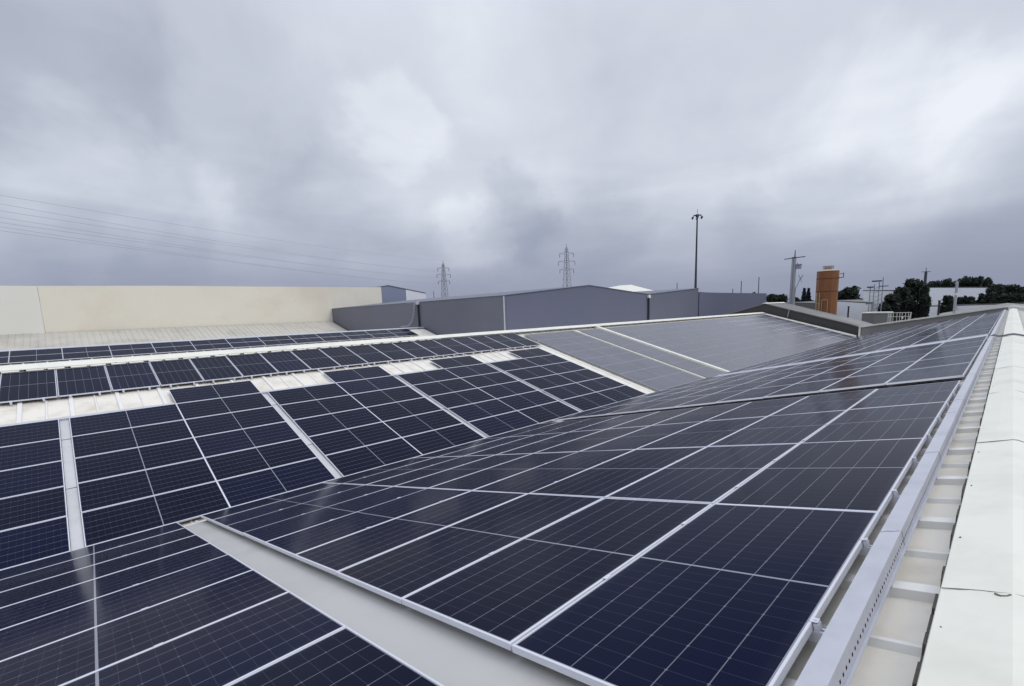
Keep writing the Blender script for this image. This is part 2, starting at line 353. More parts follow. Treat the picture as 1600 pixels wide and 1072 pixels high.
slope(EX, EZ, EV[0], EV[1], Y0, 26.8, m_=M['sheet_dull'])
def gutter(x0, x1, zt0, zt1, y1=Y1):
    zb = min(zt0, zt1) - 0.22
    def f(bm):
        P = [(x0, zt0 - .01), (x0 + .02, zb), (x1 - .02, zb), (x1, zt1 - .01)]
        a = [bm.verts.new((x, Y0, z)) for x, z in P]; b = [bm.verts.new((x, y1, z)) for x, z in P]
        for i in range(3): bm.faces.new((a[i], a[i + 1], b[i + 1], b[i]))
    put(one('gutter', f, M['gutter'], wh))
gutter(-11.06, -10.49, zb_sheet(-11.0), za_sheet(-10.55))
gutter(-31.8, -31.5, DV[1], BZ - 10.58 * 0.262, 26.8)
gutter(-53.05, -52.75, EV[1], EV[1], 26.8)
# outer walls
def walls(bm):
    box(bm, -31.4, 10.6, Y0 + .1, Y1 - .1, GROUND, -4.8)
    box(bm, -65.8, -31.45, Y0 + .1, 26.7, GROUND, -4.8)
    for yy in (Y0 + .15, Y1 - .35):
        prism(bm, [(10.55, yy, -4.79), (10.55, yy, RZ - 2.62 - .06), (RX, yy, RZ - .06), (-10.6, yy, za_sheet(-10.6) - .06), (-11.0, yy, zb_sheet(-11) - .06), (BX, yy, BZ - .06), (-29.8, yy, BZ - 8.83 * .262 - .06), (-29.8, yy, -4.79)], (0, .2, 0))
    for yy in (Y0 + .15, 26.4):
        prism(bm, [(-31.8, yy, -4.79), (-31.8, yy, DV[1] - .06), (DX, yy, DZ - .06), (-52.8, yy, EV[1] - .06), (EX, yy, EZ - .06), (EX, yy, -4.79)], (0, .2, 0))
put(one('wall', walls, M['beige'], wh))
# ridge caps: folded strips in 3 m lengths, each lapped over the next
def ridge_cap(x, z, hw_l, hw_r, dl, dr, y0, y1, m_=M['cap'], piece=3.0, start=0.0):
    def f(bm):
        y = y0; i = 0
        while y < y1 - 0.05:
            ye = min(y1, (y0 + start if (i == 0 and start) else y + piece)); e = 0.0 if i % 2 else 0.0035
            j = random.uniform(-.004, .004)
            P = [(x - hw_l, z - dl - .02 + e), (x - hw_l + .004, z - dl + e), (x - hw_l * .45, z - dl * .45 + e + .004 + j), (x - .015, z + e), (x + .015, z + e), (x + hw_r * .5, z - dr * .5 + e + .003), (x + hw_r, z - dr + e), (x + hw_r, z - dr - .02 + e)]
            yb = ye + 0.05
            a = [bm.verts.new((px, y, pz)) for px, pz in P]; b = [bm.verts.new((px, yb, pz)) for px, pz in P]
            for k in range(len(P) - 1): bm.faces.new((a[k], a[k + 1], b[k + 1], b[k]))
            c = [bm.verts.new((px, y, pz - 0.0028)) for px, pz in P]
            for k in range(len(P) - 1): bm.faces.new((a[k], c[k], c[k + 1], a[k + 1]))
            y = ye; i += 1
    return f
cap = put(one('ridge_cap', ridge_cap(RX + .02, -1.225, 0.235, 0.26, 0.072, 0.075, -2.0, Y1, start=4.68), M['cap'], wh)); cap['label'] = 'broad white folded cap along the ridge at the right'
put(one('ridge_cap', ridge_cap(BX, -1.205, 0.40, 0.42, 0.125, 0.125, Y0, Y1), M['cap'], wh))
put(one('ridge_cap', ridge_cap(DX, DZ + .13, 0.3, 0.3, 0.08, 0.08, Y0, 26.8), M['galv'], wh))
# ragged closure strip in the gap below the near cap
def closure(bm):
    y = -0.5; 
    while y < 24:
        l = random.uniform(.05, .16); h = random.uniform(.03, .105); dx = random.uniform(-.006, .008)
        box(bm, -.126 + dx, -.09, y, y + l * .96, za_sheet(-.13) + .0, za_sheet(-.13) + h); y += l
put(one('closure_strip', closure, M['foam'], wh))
def cap_screws(bm):
    k = 0
    while k * .5 - .05 < 22:
        y = U0 + k * .5 - .05
        for xx, zz in ((-.085, -1.2895),):
            bmesh.ops.create_cone(bm, cap_ends=True, segments=10, radius1=.007, radius2=.006, depth=.004, matrix=Matrix.Translation((xx, y, zz)))
            bmesh.ops.create_cone(bm, cap_ends=True, segments=6, radius1=.0035, radius2=.0035, depth=.006, matrix=Matrix.Translation((xx, y, zz + .004)))
        k += 2
put(one('screws', cap_screws, M['capseam'], wh))
def seams(bm):                                     # dirty sealant in the cap laps
    for y in [2.68 + 3 * k for k in range(-1, 3)]:
        pts = []
        for i in range(17):
            x = -.11 + i * .49 / 16; zz = -1.2935 + (.072 * (x + .11) / .235 if x < .12 else .072 - .075 * (x - .12) / .26)
            pts.append((x, y - .004 + random.uniform(-.004, .004), zz + .0045))
        tube(bm, pts, [random.uniform(.0015, .0032) for _ in pts], 5)
    tube(bm, [(.055, 2.655, -1.236), (.07, 2.64, -1.232), (.09, 2.645, -1.228), (.10, 2.66, -1.224)], .005, 6)
put(one('seam_sealant', seams, M['capseam'], wh))
def end_trim(bm):                                  # white flashing along the far roof edge, B side
    a, b = Vector((BX - .1, Y1 - .12, BZ + .18)), Vector((-11.35, Y1 - .12, zb_sheet(-11.35) + .18))
    prism(bm, [a, b, b - Vector((0, 0, .30)), a - Vector((0, 0, .30))], (0, .34, 0))
put(one('end_flashing', end_trim, M['cap'], wh))
def parapet(bm):                                   # A side: parapet sheet, tall at the valley, nothing at the ridge
    prism(bm, [(RX - .3, Y1 - .1, za_sheet(RX - .3) - .02), (-10.9, Y1 - .1, za_sheet(-10.9) - .05), (-10.9, Y1 - .1, -3.02), (RX - .3, Y1 - .1, -1.12)], (0, .12, 0))
put(one('parapet', parapet, M['fascia'], wh))
def parapet_cap(bm):
    prism(bm, [(RX, Y1 - .2, -1.06), (-10.95, Y1 - .2, -3.0), (-10.95, Y1 - .2, -2.84), (RX, Y1 - .2, -.93)], (0, .4, 0))
    prism(bm, [(RX + .004, Y1 - .2, -1.06), (RX + .004, Y1 - .2, -.93), (10.8, Y1 - .2, -3.2), (10.8, Y1 - .2, -3.34)], (0, .4, 0))
    box(bm, -11.12, -10.96, Y1 - .2, Y1 + .1, -4.3, -2.84)
put(one('parapet_cap', parapet_cap, M['cap'], wh))
# ------------------------------------------------------------------ solar panels
PL = 2.277
def panel_meshes(Wd, tagname, gm='glass'):
    hl, hw, T, lip = PL / 2, Wd / 2, 0.035, 0.012
    def uvq(bm, f, fu):
        uvl = bm.loops.layers.uv.active or bm.loops.layers.uv.new('UVMap')
        for l in f.loops: l[uvl].uv = fu(l.vert.co)
    def fu(c): return (12 + c.x / (hl - lip) * 12.0, 3 + c.y / (hw - lip) * 3.0)
    def glass(bm, mi=0):
        bm.loops.layers.uv.active or bm.loops.layers.uv.new('UVMap')
        v = [bm.verts.new(c) for c in ((-hl + lip, -hw + lip, -.0015), (hl - lip, -hw + lip, -.0015), (hl - lip, hw - lip, -.0015), (-hl + lip, hw - lip, -.0015))]
        f = bm.faces.new(v); f.material_index = mi; uvq(bm, f, fu)
        v2 = [bm.verts.new(c.co - Vector((0, 0, .004))) for c in v]
        f = bm.faces.new(v2[::-1]); f.material_index = mi; uvq(bm, f, fu)
        for i in range(4):
            f = bm.faces.new((v[i], v2[i], v2[(i + 1) % 4], v[(i + 1) % 4])); f.material_index = mi; uvq(bm, f, fu)
    def frame(bm, mi=0):
        bm.loops.layers.uv.active or bm.loops.layers.uv.new('UVMap')
        o = [(-hl, -hw), (hl, -hw), (hl, hw), (-hl, hw)]; i_ = [(-hl + lip, -hw + lip), (hl - lip, -hw + lip), (hl - lip, hw - lip), (-hl + lip, hw - lip)]
        c = 0.0015
        rings = [[(x, y, -T) for x, y in i_], [(x, y, -T) for x, y in o], [(x, y, -c) for x, y in o], [(x * (1 - c / hl), y * (1 - c / hw), 0) for x, y in o], [(x, y, 0) for x, y in i_], [(x, y, -T) for x, y in i_]]
        R_ = [[bm.verts.new(p) for p in r] for r in rings[:-1]]; R_.append(R_[0])
        for a, b in zip(R_, R_[1:]):
            for k in range(4): bm.faces.new((a[k], a[(k + 1) % 4], b[(k + 1) % 4], b[k])).material_index = mi
    b1 = bmesh.new(); glass(b1); m1 = bpy.data.meshes.new('glass'); b1.to_mesh(m1); b1.free(); m1.materials.append(M[gm])
    b2 = bmesh.new(); frame(b2); bmesh.ops.recalc_face_normals(b2, faces=b2.faces); m2 = bpy.data.meshes.new('frame'); b2.to_mesh(m2); b2.free(); m2.materials.append(M['alu_dull' if gm == 'hazy' else 'alu'])
    b3 = bmesh.new(); glass(b3, 0); frame(b3, 1); m3 = bpy.data.meshes.new('panel'); b3.to_mesh(m3); b3.free(); m3.materials.append(M[gm]); m3.materials.append(M['alu_dull' if gm == 'hazy' else 'alu'])
    return m1, m2, m3
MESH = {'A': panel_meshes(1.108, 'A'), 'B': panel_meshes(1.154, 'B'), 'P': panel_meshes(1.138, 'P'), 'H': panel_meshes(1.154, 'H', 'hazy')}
PAN = []      # (matrix, kind, label, group)
def basis(ex, ey, P):
    ez = ex.cross(ey).normalized(); ey = ez.cross(ex).normalized()
    t = Matrix.Rotation(R(random.gauss(0, .16)), 4, 'X') @ Matrix.Rotation(R(random.gauss(0, .10)), 4, 'Y')
    return Matrix.Translation(P) @ Matrix((ex, ey, ez)).transposed().to_4x4() @ t
upA = (PA(0, 0) - PA(0, 1)).normalized(); upB = (PB(0, 1) - PB(0, 0)).normalized(); EY = Vector((0, 1, 0))
def rowsA(u0, n, place, back=False):
    for k in range(n):
        for r in range(9):
            c = PA(u0 + 2.29 * k + PL / 2, r * 1.122 + .554)
            # local x along +Y, local y down the slope so that the cross product points up
            kk = (n - 1 - k) if back else k
            PAN.append((basis(EY, -upA, c), 'A', 'near slope panel, %s row down from the cable tray, %s %s' % (ORD[r], ORD[kk], place), 'panels on the near slope'))
rowsA(-0.37 - 2 * 2.29 + .013, 2, 'before the pale roof channel', True)
rowsA(0.0, 4, 'past the pale roof channel')
rowsA(9.87, 5, 'past the dark step')
rowsA(22.7, 16, 'past the far cross joint')
GB = 'panels on the opposite slope'
def colB(u0, rows, place, kind='B'):
    for r in range(rows):
        c = PB(u0 + PL / 2, r * 1.1707 + .58)
        PAN.append((basis(EY, upB, c), kind, 'opposite slope panel, %s row up from the valley, %s' % (ORD[r], place), GB))
colB(-6.38, 5, 'two columns left of first plate'); colB(-4.10, 5, 'just left of first cover plate')
for (ua, na), (ub, nb), nm in (((-1.633, 5), (.644, 6), 'first'), ((3.106, 5), (5.383, 6), 'second'), ((7.848, 5), (10.125, 6), 'third'), ((12.62, 5), (14.90, 6), 'fourth')):
    colB(ua, na, 'just right of %s cover plate' % nm); colB(ub, nb, 'second column right of %s cover plate' % nm)
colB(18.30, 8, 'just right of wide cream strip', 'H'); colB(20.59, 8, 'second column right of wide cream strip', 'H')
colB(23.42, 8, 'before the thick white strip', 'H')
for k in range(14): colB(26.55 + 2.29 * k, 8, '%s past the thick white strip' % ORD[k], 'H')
for k in range(-2, 17):
    c = PB(-1.80 + 1.1553 * k + .577, 7.45 + PL / 2)
    PAN.append((basis(upB, -EY, c), 'P', 'upright panel in the single row under the second ridge, %s from the left' % ORD[k + 2], 'upright panels under the second ridge'))
def PD(y, w, off=0.0):           # third slope: w metres down from the top edge of its panels
    return Vector((-42.38 + w * math.cos(BE) + off * math.sin(BE), y, DZ + .13 + .24 * math.tan(BE) * -1 - w * math.sin(BE) + off * math.cos(BE)))
for k in range(-1, 12):
    for r in range(2):
        c = PD(-2.70 + 2.29 * k + PL / 2, r * 1.17 + .58)
        PAN.append((basis(EY, upB, c), 'B', 'panel on the third slope, %s row from its top, %s from the left' % (('upper', 'lower')[r], ORD[k + 1]), 'panels on the third slope'))

def pix(P):
    z = P.dot(cam_f)
    return (CX + FPX * P.dot(cam_r) / z, CY - FPX * P.dot(cam_u) / z, z) if z > 0.2 else None
rank = []
for mtx, kind, label, grp in PAN:
    hw = {'H': .577, 'A': .554, 'B': .577, 'P': .569}[kind]
    q = [pix(mtx @ Vector((x, y, 0))) for x, y in ((-PL / 2, -hw), (PL / 2, -hw), (PL / 2, hw), (-PL / 2, hw))]
    c = pix(mtx.to_translation())
    if c is None: a = 0
    elif any(p is None for p in q): a = 90000 if (-300 < c[0] < 1900) else 0
    else:
        cl = [(min(1600, max(0, p[0])), min(1072, max(0, p[1]))) for p in q]
        a = abs(sum(cl[i][0] * cl[(i + 1) % 4][1] - cl[(i + 1) % 4][0] * cl[i][1] for i in range(4))) / 2
    rank.append(a)
order = sorted(range(len(PAN)), key=lambda i: -rank[i])
keep = [i for i in order if rank[i] > 12][:300]; rest = [i for i in order if i not in set(keep) and rank[i] > 1]
for i in sorted(keep):
    mtx, kind, label, grp = PAN[i]; mg, mf, mp = MESH[kind]
    if rank[i] > 260:
        e = bpy.data.objects.new('solar_panel', None); e.empty_display_size = .2; link(e); e.matrix_world = mtx
        link(bpy.data.objects.new('frame', mf), e); link(bpy.data.objects.new('glass', mg), e)
    else:
        e = bpy.data.objects.new('solar_panel', mp); link(e); e.matrix_world = mtx
    tag(e, label, 'solar panel', grp)
if rest:
    bm = bmesh.new(); bm.loops.layers.uv.new('UVMap')
    for i in rest:
        mtx, kind, _, _ = PAN[i]
        n0 = len(bm.verts); f0 = len(bm.faces); bm.from_mesh(MESH[kind][2]); bm.verts.ensure_lookup_table(); bm.faces.ensure_lookup_table()
        if kind == 'H':
            for f in bm.faces[f0:]: f.material_index = 2 if f.material_index == 0 else 1
        for v in bm.verts[n0:]: v.co = mtx @ v.co
    me = bpy.data.meshes.new('solar_panels'); bm.to_mesh(me); bm.free(); me.materials.append(M['glass']); me.materials.append(M['alu']); me.materials.append(M['hazy'])
    o = link(bpy.data.objects.new('solar_panels', me)); tag(o, 'the most distant solar panels near the far end of both slopes', 'solar panels', kind='stuff')

# ------------------------------------------------------------------ things fixed on the roof
def obox(bm, f, u0, u1, v0, v1, o0, o1, mi=0):     # box laid in a slope's own directions
    c = [f(u, v, o) for o in (o0, o1) for u, v in ((u0, v0), (u1, v0), (u1, v1), (u0, v1))]
    v = [bm.verts.new(p) for p in c]
    for q in ((0, 3, 2, 1), (4, 5, 6, 7), (0, 1, 5, 4), (1, 2, 6, 5), (2, 3, 7, 6), (3, 0, 4, 7)): bm.faces.new([v[i] for i in q]).material_index = mi
def rail(u, n0, n1, label):
    e = empty('mounting_rail', PA(u, n0 * 1.122, -.05), label, 'mounting rail', 'rails under the near slope panels')
    def rl(bm):
        v0, v1 = n0 * 1.122 - .085 if n0 == 0 else n0 * 1.122, n1 * 1.122
        obox(bm, PA, u - .02, u + .02, v0, v1, -.085, -.079); obox(bm, PA, u - .02, u - .015, v0, v1, -.079, -.038)
        obox(bm, PA, u + .015, u + .02, v0, v1, -.079, -.038); obox(bm, PA, u - .015, u - .006, v0, v1, -.044, -.038); obox(bm, PA, u + .006, u + .015, v0, v1, -.044, -.038)
    put(one('rail', rl, M['alu'], e))
    if n0 == 0:
        def ec(bm):
            obox(bm, PA, u - .018, u + .018, -.026, -.004, -.038, -.006); obox(bm, PA, u - .018, u + .018, -.024, .010, .001, .004)
            bmesh.ops.create_cone(bm, cap_ends=True, segments=8, radius1=.006, radius2=.006, depth=.006, matrix=Matrix.Translation(PA(u, -.012, .006)))
        put(one('end_clamp', ec, M['alu'], e))
        def fb(bm):                                  # foot the rail stands on
            obox(bm, PA, u - .03, u + .03, -.078, -.035, -.128, -.086); 
            bmesh.ops.create_cone(bm, cap_ends=True, segments=12, radius1=.014, radius2=.014, depth=.010, matrix=Matrix.Translation(PA(u, -.060, -.034)))
            bmesh.ops.create_cone(bm, cap_ends=True, segments=6, radius1=.008, radius2=.008, depth=.014, matrix=Matrix.Translation(PA(u, -.060, -.030)))
        put(one('foot', fb, M['galv'], e))
    for k in range(max(n0, 1), n1):
        put(one('mid_clamp', lambda bm: obox(bm, PA, u - .025, u + .025, k * 1.122 - .022, k * 1.122 + .008, .0005, .005), M['alu'], e))
for k in range(9): rail(.80 + .985 * k, 0, 9, 'aluminium rail end with bolted clamp at the tray, %s from the front' % ORD[k])
for k in range(2): rail(-1.2 - 1.4 * k, 2, 9, 'aluminium rail with small clamps, %s before the pale roof channel' % ORD[k])

tray = empty('cable_tray', (-.35, 20, -1.3), 'long grey galvanised cable tray with perforated side along the near panels', 'cable tray')
LENGTHS = [(-2.0, 1.0)] + [(1.0 + 3 * k, 4.0 + 3 * k) for k in range(19)]
def lid(bm):
    for i, (a, b) in enumerate(LENGTHS):
        e = .0035 if i % 2 else 0.0; f = lambda u, v, o: PA(u, v, o); jit = random.uniform(-.003, .003)
        obox(bm, f, a - U0, b - U0 + .03, -.183 + jit, -.100 + jit, .060 + e, .063 + e); obox(bm, f, a - U0, b - U0 + .03, -.100 + jit, -.098 + jit, .045 + e, .063 + e)
        obox(bm, f, a - U0, b - U0 + .03, -.185 + jit, -.183 + jit, .048 + e, .063 + e)
put(one('lid', lid, M['galv'], tray))
def side(bm, v, holes):
    ys = -2.0; ye = Y1 - .6
    def q(a, b, o0, o1): bm.faces.new([bm.verts.new(PA(a - U0, v, o0)), bm.verts.new(PA(b - U0, v, o0)), bm.verts.new(PA(b - U0, v, o1)), bm.verts.new(PA(a - U0, v, o1))])
    q(ys, ye, -.030, -.008); q(ys, ye, .006, .056)
    if not holes: q(ys, ye, -.008, .006); return
    y = ys
    while y < 11: q(y, y + .030, -.008, .006); y += .046
    q(y, ye, -.008, .006)
put(one('side_wall', lambda bm: side(bm, -.181, True), M['galv'], tray)); put(one('side_wall', lambda bm: side(bm, -.102, False), M['galv'], tray))
put(one('base', lambda bm: (obox(bm, PA, -3.3, Y1 - U0 - .6, -.181, -.102, -.034, -.030), obox(bm, PA, -3.3, Y1 - U0 - .6, -.195, -.182, -.034, -.031), [obox(bm, PA, k * 1.0 + .40, k * 1.0 + .46, -.178, -.105, -.088, -.034) for k in range(58)]), M['galv'], tray))
def cables(bm):
    for v, o, r in ((-.160, .0, .012), (-.14, -.01, .010), (-.125, .012, .009)):
        tube(bm, [PA(-3.3 + .5 * i, v + random.uniform(-.008, .008), o + random.uniform(-.004, .004)) for i in range(60)], r, 6)
put(one('cables', cables, M['dark'], tray))
def strap(y, lab):
    pts = [PA(y - U0 + dy, v, o) for v, o, dy in ((-.187, -.02, .03), (-.189, .060, .022), (-.178, .0685, .012), (-.16, .0675, -.004), (-.13, .069, -.008), (-.096, .067, -.03), (-.094, .02, -.034))]
    o = one('cable_tie', lambda bm: tube(bm, pts, .0016, 5), M['steel_far']); tag(o, lab, 'cable tie', 'ties round the cable tray')
strap(3.15, 'thin wire tie round the cable tray, nearest of them'); strap(5.05, 'thin wire tie round the cable tray, second along'); strap(7.9, 'thin wire tie round the cable tray, third along')
hose = one('cable', lambda bm: tube(bm, [(-.42, 21.0, -1.33), (-.30, 20.95, -1.24), (-.20, 20.85, -1.27), (-.08, 20.7, -1.245), (.02, 20.6, -1.205), (.12, 20.6, -1.185), (.22, 20.65, -1.205), (.36, 20.7, -1.24), (.7, 20.8, -1.33), (1.6, 20.9, -1.60)], .030, 8), M['gutter'])
tag(hose, 'dark grey cable crossing over the white ridge cap far along it', 'cable')

def plates(u0, u1, w0, w1, cuts, label, f=PB, off=-.07, m_='plate', group='cover plates between panel blocks', tip=.0):
    e = empty('cover_plate', f((u0 + u1) / 2, w0, off), label, 'cover plate', group)
    ws = [w0] + cuts + [w1]
    for i in range(len(ws) - 1):
        def pl(bm):
            a, b = ws[i], ws[i + 1] + .04; o0 = off + .014 * (1 if f is PB else 1); th = .004
            c = [f(u, w, o) for (w, o) in ((a, off + .016), (b, off)) for u in (u0, u1)]
            n = (f(0, 0, 1) - f(0, 0, 0))
            q = [c[0], c[1], c[3], c[2]]; prism(bm, q, -n * .006)
            for u in (u0, u1):                        # upturned edges
                s = .004 if u == u0 else -.004
                q = [f(u, a, off + .016), f(u + s, a, off + .016), f(u + s, b, off), f(u, b, off)]; prism(bm, q, n * .018)
        put(one('plate', pl, M[m_], e))
for (a, b), n_, cc in zip(((-1.816, -1.640), (2.928, 3.099), (7.667, 7.841), (12.41, 12.61)), ('first', 'second', 'third', 'fourth'), ([2.3, 4.7], [2.0, 4.9], [2.5, 4.6], [2.2, 4.5])):
    plates(a, b, -.1, 5.83, cc, 'narrow grey cover plate running up the opposite slope, %s from the left' % n_)
plates(-.362, .06, .3, 9.9, [], 'wide smooth grey plate down the near slope between the two panel blocks', PA, -.100, 'sheet_grey', group=None)
for a, b, w0, w1, h, lab in ((25.84, 26.36, -.1, 10.0, .03, 'thick white strip running up the opposite slope to the ridge cap'), (22.98, 23.30, -.1, 9.35, .0, 'thin white strip between panels right of the wide cream strip')):
    o = one('flashing_strip', lambda bm: (obox(bm, PB, a + .1, b - .1, w0, w1, -.08, h), obox(bm, PB, a, b, w0, w1, -.088, -.081)), M['cap']); tag(o, lab, 'flashing strip')
o = one('flashing_strip', lambda bm: (obox(bm, PA, 21.62, 22.62, .02, 10.0, -.085, -.02), obox(bm, PA, 21.55, 22.68, .0, 10.02, -.092, -.086)), M['galv']); tag(o, 'pale metal strip crossing the near slope far up, the far cross joint', 'flashing strip')
def bench(u0, u1, w, lab):
    o = one('cable_channel', lambda bm: (obox(bm, PB, u0, u1, w, w + .11, -.085, -.015), obox(bm, PB, u0, u1, w + .112, w + .16, -.085, -.080)), M['galv']); tag(o, lab, 'cable channel', 'grey channels along upper panel edges')
for a, b, n_ in ((-7, .62, 'longest, at the left'), (2.93, 5.36, 'second from the left'), (7.68, 10.1, 'third from the left'), (12.42, 14.86, 'fourth from the left')):
    bench(a, b, 5.865, 'low grey channel along the top of the panels, %s' % n_)
for k in range(-2, 17):
    u = -1.80 + 1.1553 * k + .25
    def rr_(bm):
        for du in (0, .62): obox(bm, PB, u + du - .02, u + du + .02, 7.38, 9.70, -.088, -.038); obox(bm, PB, u + du - .028, u + du + .028, 7.40, 7.45, -.036, .004)
    o = one('mounting_rail', rr_, M['alu']); tag(o, 'pair of rail ends under the upright panel %s from the left' % ORD[k + 2], 'mounting rail', 'rail ends under the upright panels')

# ------------------------------------------------------------------ neighbours
def hall(name, label, parts, cat='building', group=None):
    e = empty(name, (0, 0, 0), label, cat, group)
    for pn, fn, m_ in parts: one(pn, fn, m_, e)
    return e
G = GROUND
# grey hall: long wall facing us and a saw of gables on its right side
def gw_s(bm): prism(bm, [(-66.5, 27.0, G), (-30.0, 27.0, G), (-30.0, 27.0, 1.19), (-66.5, 27.0, .86)], (0, .25, 0))
def gable(x, ya, za_, yb, zb_, yc, zc, dx=-.25):
    return lambda bm: prism(bm, [(x, ya, G), (x, yc, G), (x, yc, zc), (x, yb, zb_), (x, ya, za_)], (dx, 0, 0))
def roof2(x0, x1, ya, za_, yb, zb_, yc, zc, over=.08):
    def f(bm):
        for (y1_, z1_), (y2_, z2_) in (((ya, za_), (yb, zb_)), ((yb, zb_), (yc, zc))):
            prism(bm, [(x0, y1_, z1_ + over), (x0, y2_, z2_ + over), (x0, y2_, z2_ + over - .07), (x0, y1_, z1_ + over - .07)], (x1 - x0, 0, 0))
    return f
hall('grey_hall', 'slate grey metal hall with one broad low gable behind the second ridge', [
    ('wall', gw_s, M['grey_wall']), ('gable_wall', gable(-30.0, 27.27, 1.19, 38.7, 2.2, 49.9, 1.30), M['grey_wall_y']),
    ('roof', lambda bm: (prism(bm, [(-29.93, 26.96, 1.20), (-29.93, 38.7, 2.21), (-66.5, 38.7, 1.9), (-66.5, 26.96, .87)], (0, 0, .06)), prism(bm, [(-29.93, 38.703, 2.21), (-29.93, 49.95, 1.31), (-66.5, 49.95, 1.0), (-66.5, 38.703, 1.9)], (0, 0, .06))), M['grey_wall_z']),
    ('corner_trim', lambda bm: box(bm, -30.05, -29.97, 26.97, 27.05, G, 1.22), M['galv']),
    ('wall', lambda bm: box(bm, -66.5, -66.2, 27.3, 49.8, G, .9), M['grey_wall_z'])])
hall('grey_hall', 'taller grey half gable rising beside the tall floodlight mast', [
    ('gable_wall', lambda bm: prism(bm, [(-30.02, 50.1, G), (-30.02, 63.0, G), (-30.02, 63.0, 2.1), (-30.02, 50.1, 1.34)], (-.25, 0, 0)), M['grey_wall_z']),
    ('roof', lambda bm: prism(bm, [(-29.95, 50.0, 1.38), (-29.95, 63.05, 2.18), (-29.95, 63.05, 2.11), (-29.95, 50.0, 1.31)], (-36, 0, 0)), M['grey_wall_z']),
    ('wall', lambda bm: box(bm, -66, -30.3, 62.75, 63.0, G, 2.0), M['grey_wall'])])
hall('grey_hall', 'low flat topped grey hall right of the tall mast', [
    ('wall', lambda bm: prism(bm, [(-30.0, 63.3, G), (-30.0, 89.0, G), (-30.0, 89.0, 1.50), (-30.0, 69, 1.56), (-30.0, 63.3, 1.62)], (-.25, 0, 0)), M['grey_wall_y']),
    ('wall', lambda bm: box(bm, -66, -30.26, 88.75, 89.0, G, 1.45), M['grey_wall']),
    ('roof', lambda bm: prism(bm, [(-30.26, 63.3, 1.5), (-66, 63.3, 1.5), (-66, 88.7, 1.4), (-30.26, 88.7, 1.4)], (0, 0, -.1)), M['roof_grey'])])
dp = empty('drainpipe', (-43.6, 26.9, -4), 'black drainpipe on the slate grey wall beside hanging cables', 'drainpipe')
put(one('pipe', lambda bm: tube(bm, [(-43.4, 26.88, -3.0), (-43.4, 26.88, 1.05)], .10, 10), M['dark'], dp))
put(one('outlet', lambda bm: tube(bm, [(-43.4, 26.88, -1.9), (-43.15, 26.7, -2.2), (-43.05, 26.5, -2.25)], .08, 8), M['dark'], dp))
put(one('hopper', lambda bm: box(bm, -43.6, -43.2, 26.75, 26.98, .85, 1.16), M['galv'], dp))
def hang(bm):
    for dx in (0, .22):
        tube(bm, [(-44.05 + dx, 26.9, 1.35), (-44.15 + dx, 26.8, .7), (-44.4 + dx, 26.8, -.2), (-44.7 + dx, 26.75, -.9), (-45.2 + dx * 1.5, 26.6, -1.35), (-46.2 + dx, 26.3, -1.45)], .035, 6)
    for k in range(5): tube(bm, [(-44.1 - k * .06, 26.82, .9 - k * .36), (-43.88 - k * .06, 26.82, .9 - k * .36)], .02, 5)
o = one('cable_bundle', hang, M['steel_lt']); tag(o, 'pale looped cable bundle hanging beside the black drainpipe', 'cable bundle')
dp2 = one('drainpipe', lambda bm: (tube(bm, [(-29.87, 49.98, -4), (-29.87, 49.98, .9)], .10, 8), box(bm, -29.98, -29.72, 49.8, 50.15, .9, 1.25, 1)), [M['dark'], M['cap']]); tag(dp2, 'dark downpipe with pale hopper in the dip between the grey gables', 'drainpipe')
# pale hall at the left
hall('pale_hall', 'long beige windowless hall filling the left skyline', [
    ('wall', lambda bm: prism(bm, [(-66, -1.6, G), (-66, 34.7, G), (-66, 34.7, 3.93), (-66, 8, 3.83), (-66, -1.6, 3.70)], (-.3, 0, 0)), M['beige']),
    ('wall', lambda bm: prism(bm, [(-65.9, -1.62, G), (-65.9, -24, G), (-65.9, -24, 3.70), (-65.9, -1.62, 3.70)], (-.4, 0, 0)), M['beige_lt']),
    ('roof', lambda bm: prism(bm, [(-66.3, -24, 3.55), (-90, -24, 3.4), (-90, 34.5, 3.4), (-66.3, 34.5, 3.6)], (0, 0, -.15)), M['roof_pale']),
    ('coping', lambda bm: prism(bm, [(-66.03, -1.6, 3.70), (-66.03, 8, 3.83), (-66.03, 34.75, 3.93), (-66.03, 34.75, 3.99), (-66.03, 8, 3.89), (-66.03, -1.6, 3.76)], (-.4, 0, 0)), M['galv']),
    ('wall', lambda bm: box(bm, -90, -66.35, 34.4, 34.68, G, 3.7), M['beige'])])
hall('blue_gable_hall', 'small blue grey gabled hall peeping out right of the beige hall', [
    ('wall', lambda bm: prism(bm, [(-70, 31, G), (-70, 45, G), (-70, 45, 3.3), (-70, 38, 4.5), (-70, 31, 3.3)], (-.3, 0, 0)), M['blue_wall']),
    ('wall_panel', lambda bm: prism(bm, [(-69.97, 41.2, 0), (-69.97, 45.0, 0), (-69.97, 45.0, 3.2), (-69.97, 41.2, 3.85)], (-.02, 0, 0)), M['white_wall']),
    ('roof', roof2(-69.9, -95, 31, 3.3, 38, 4.5, 45, 3.3, .06), M['roof_grey']),
    ('wall', lambda bm: box(bm, -95, -70.35, 44.7, 44.98, G, 3.2), M['blue_wall'])])
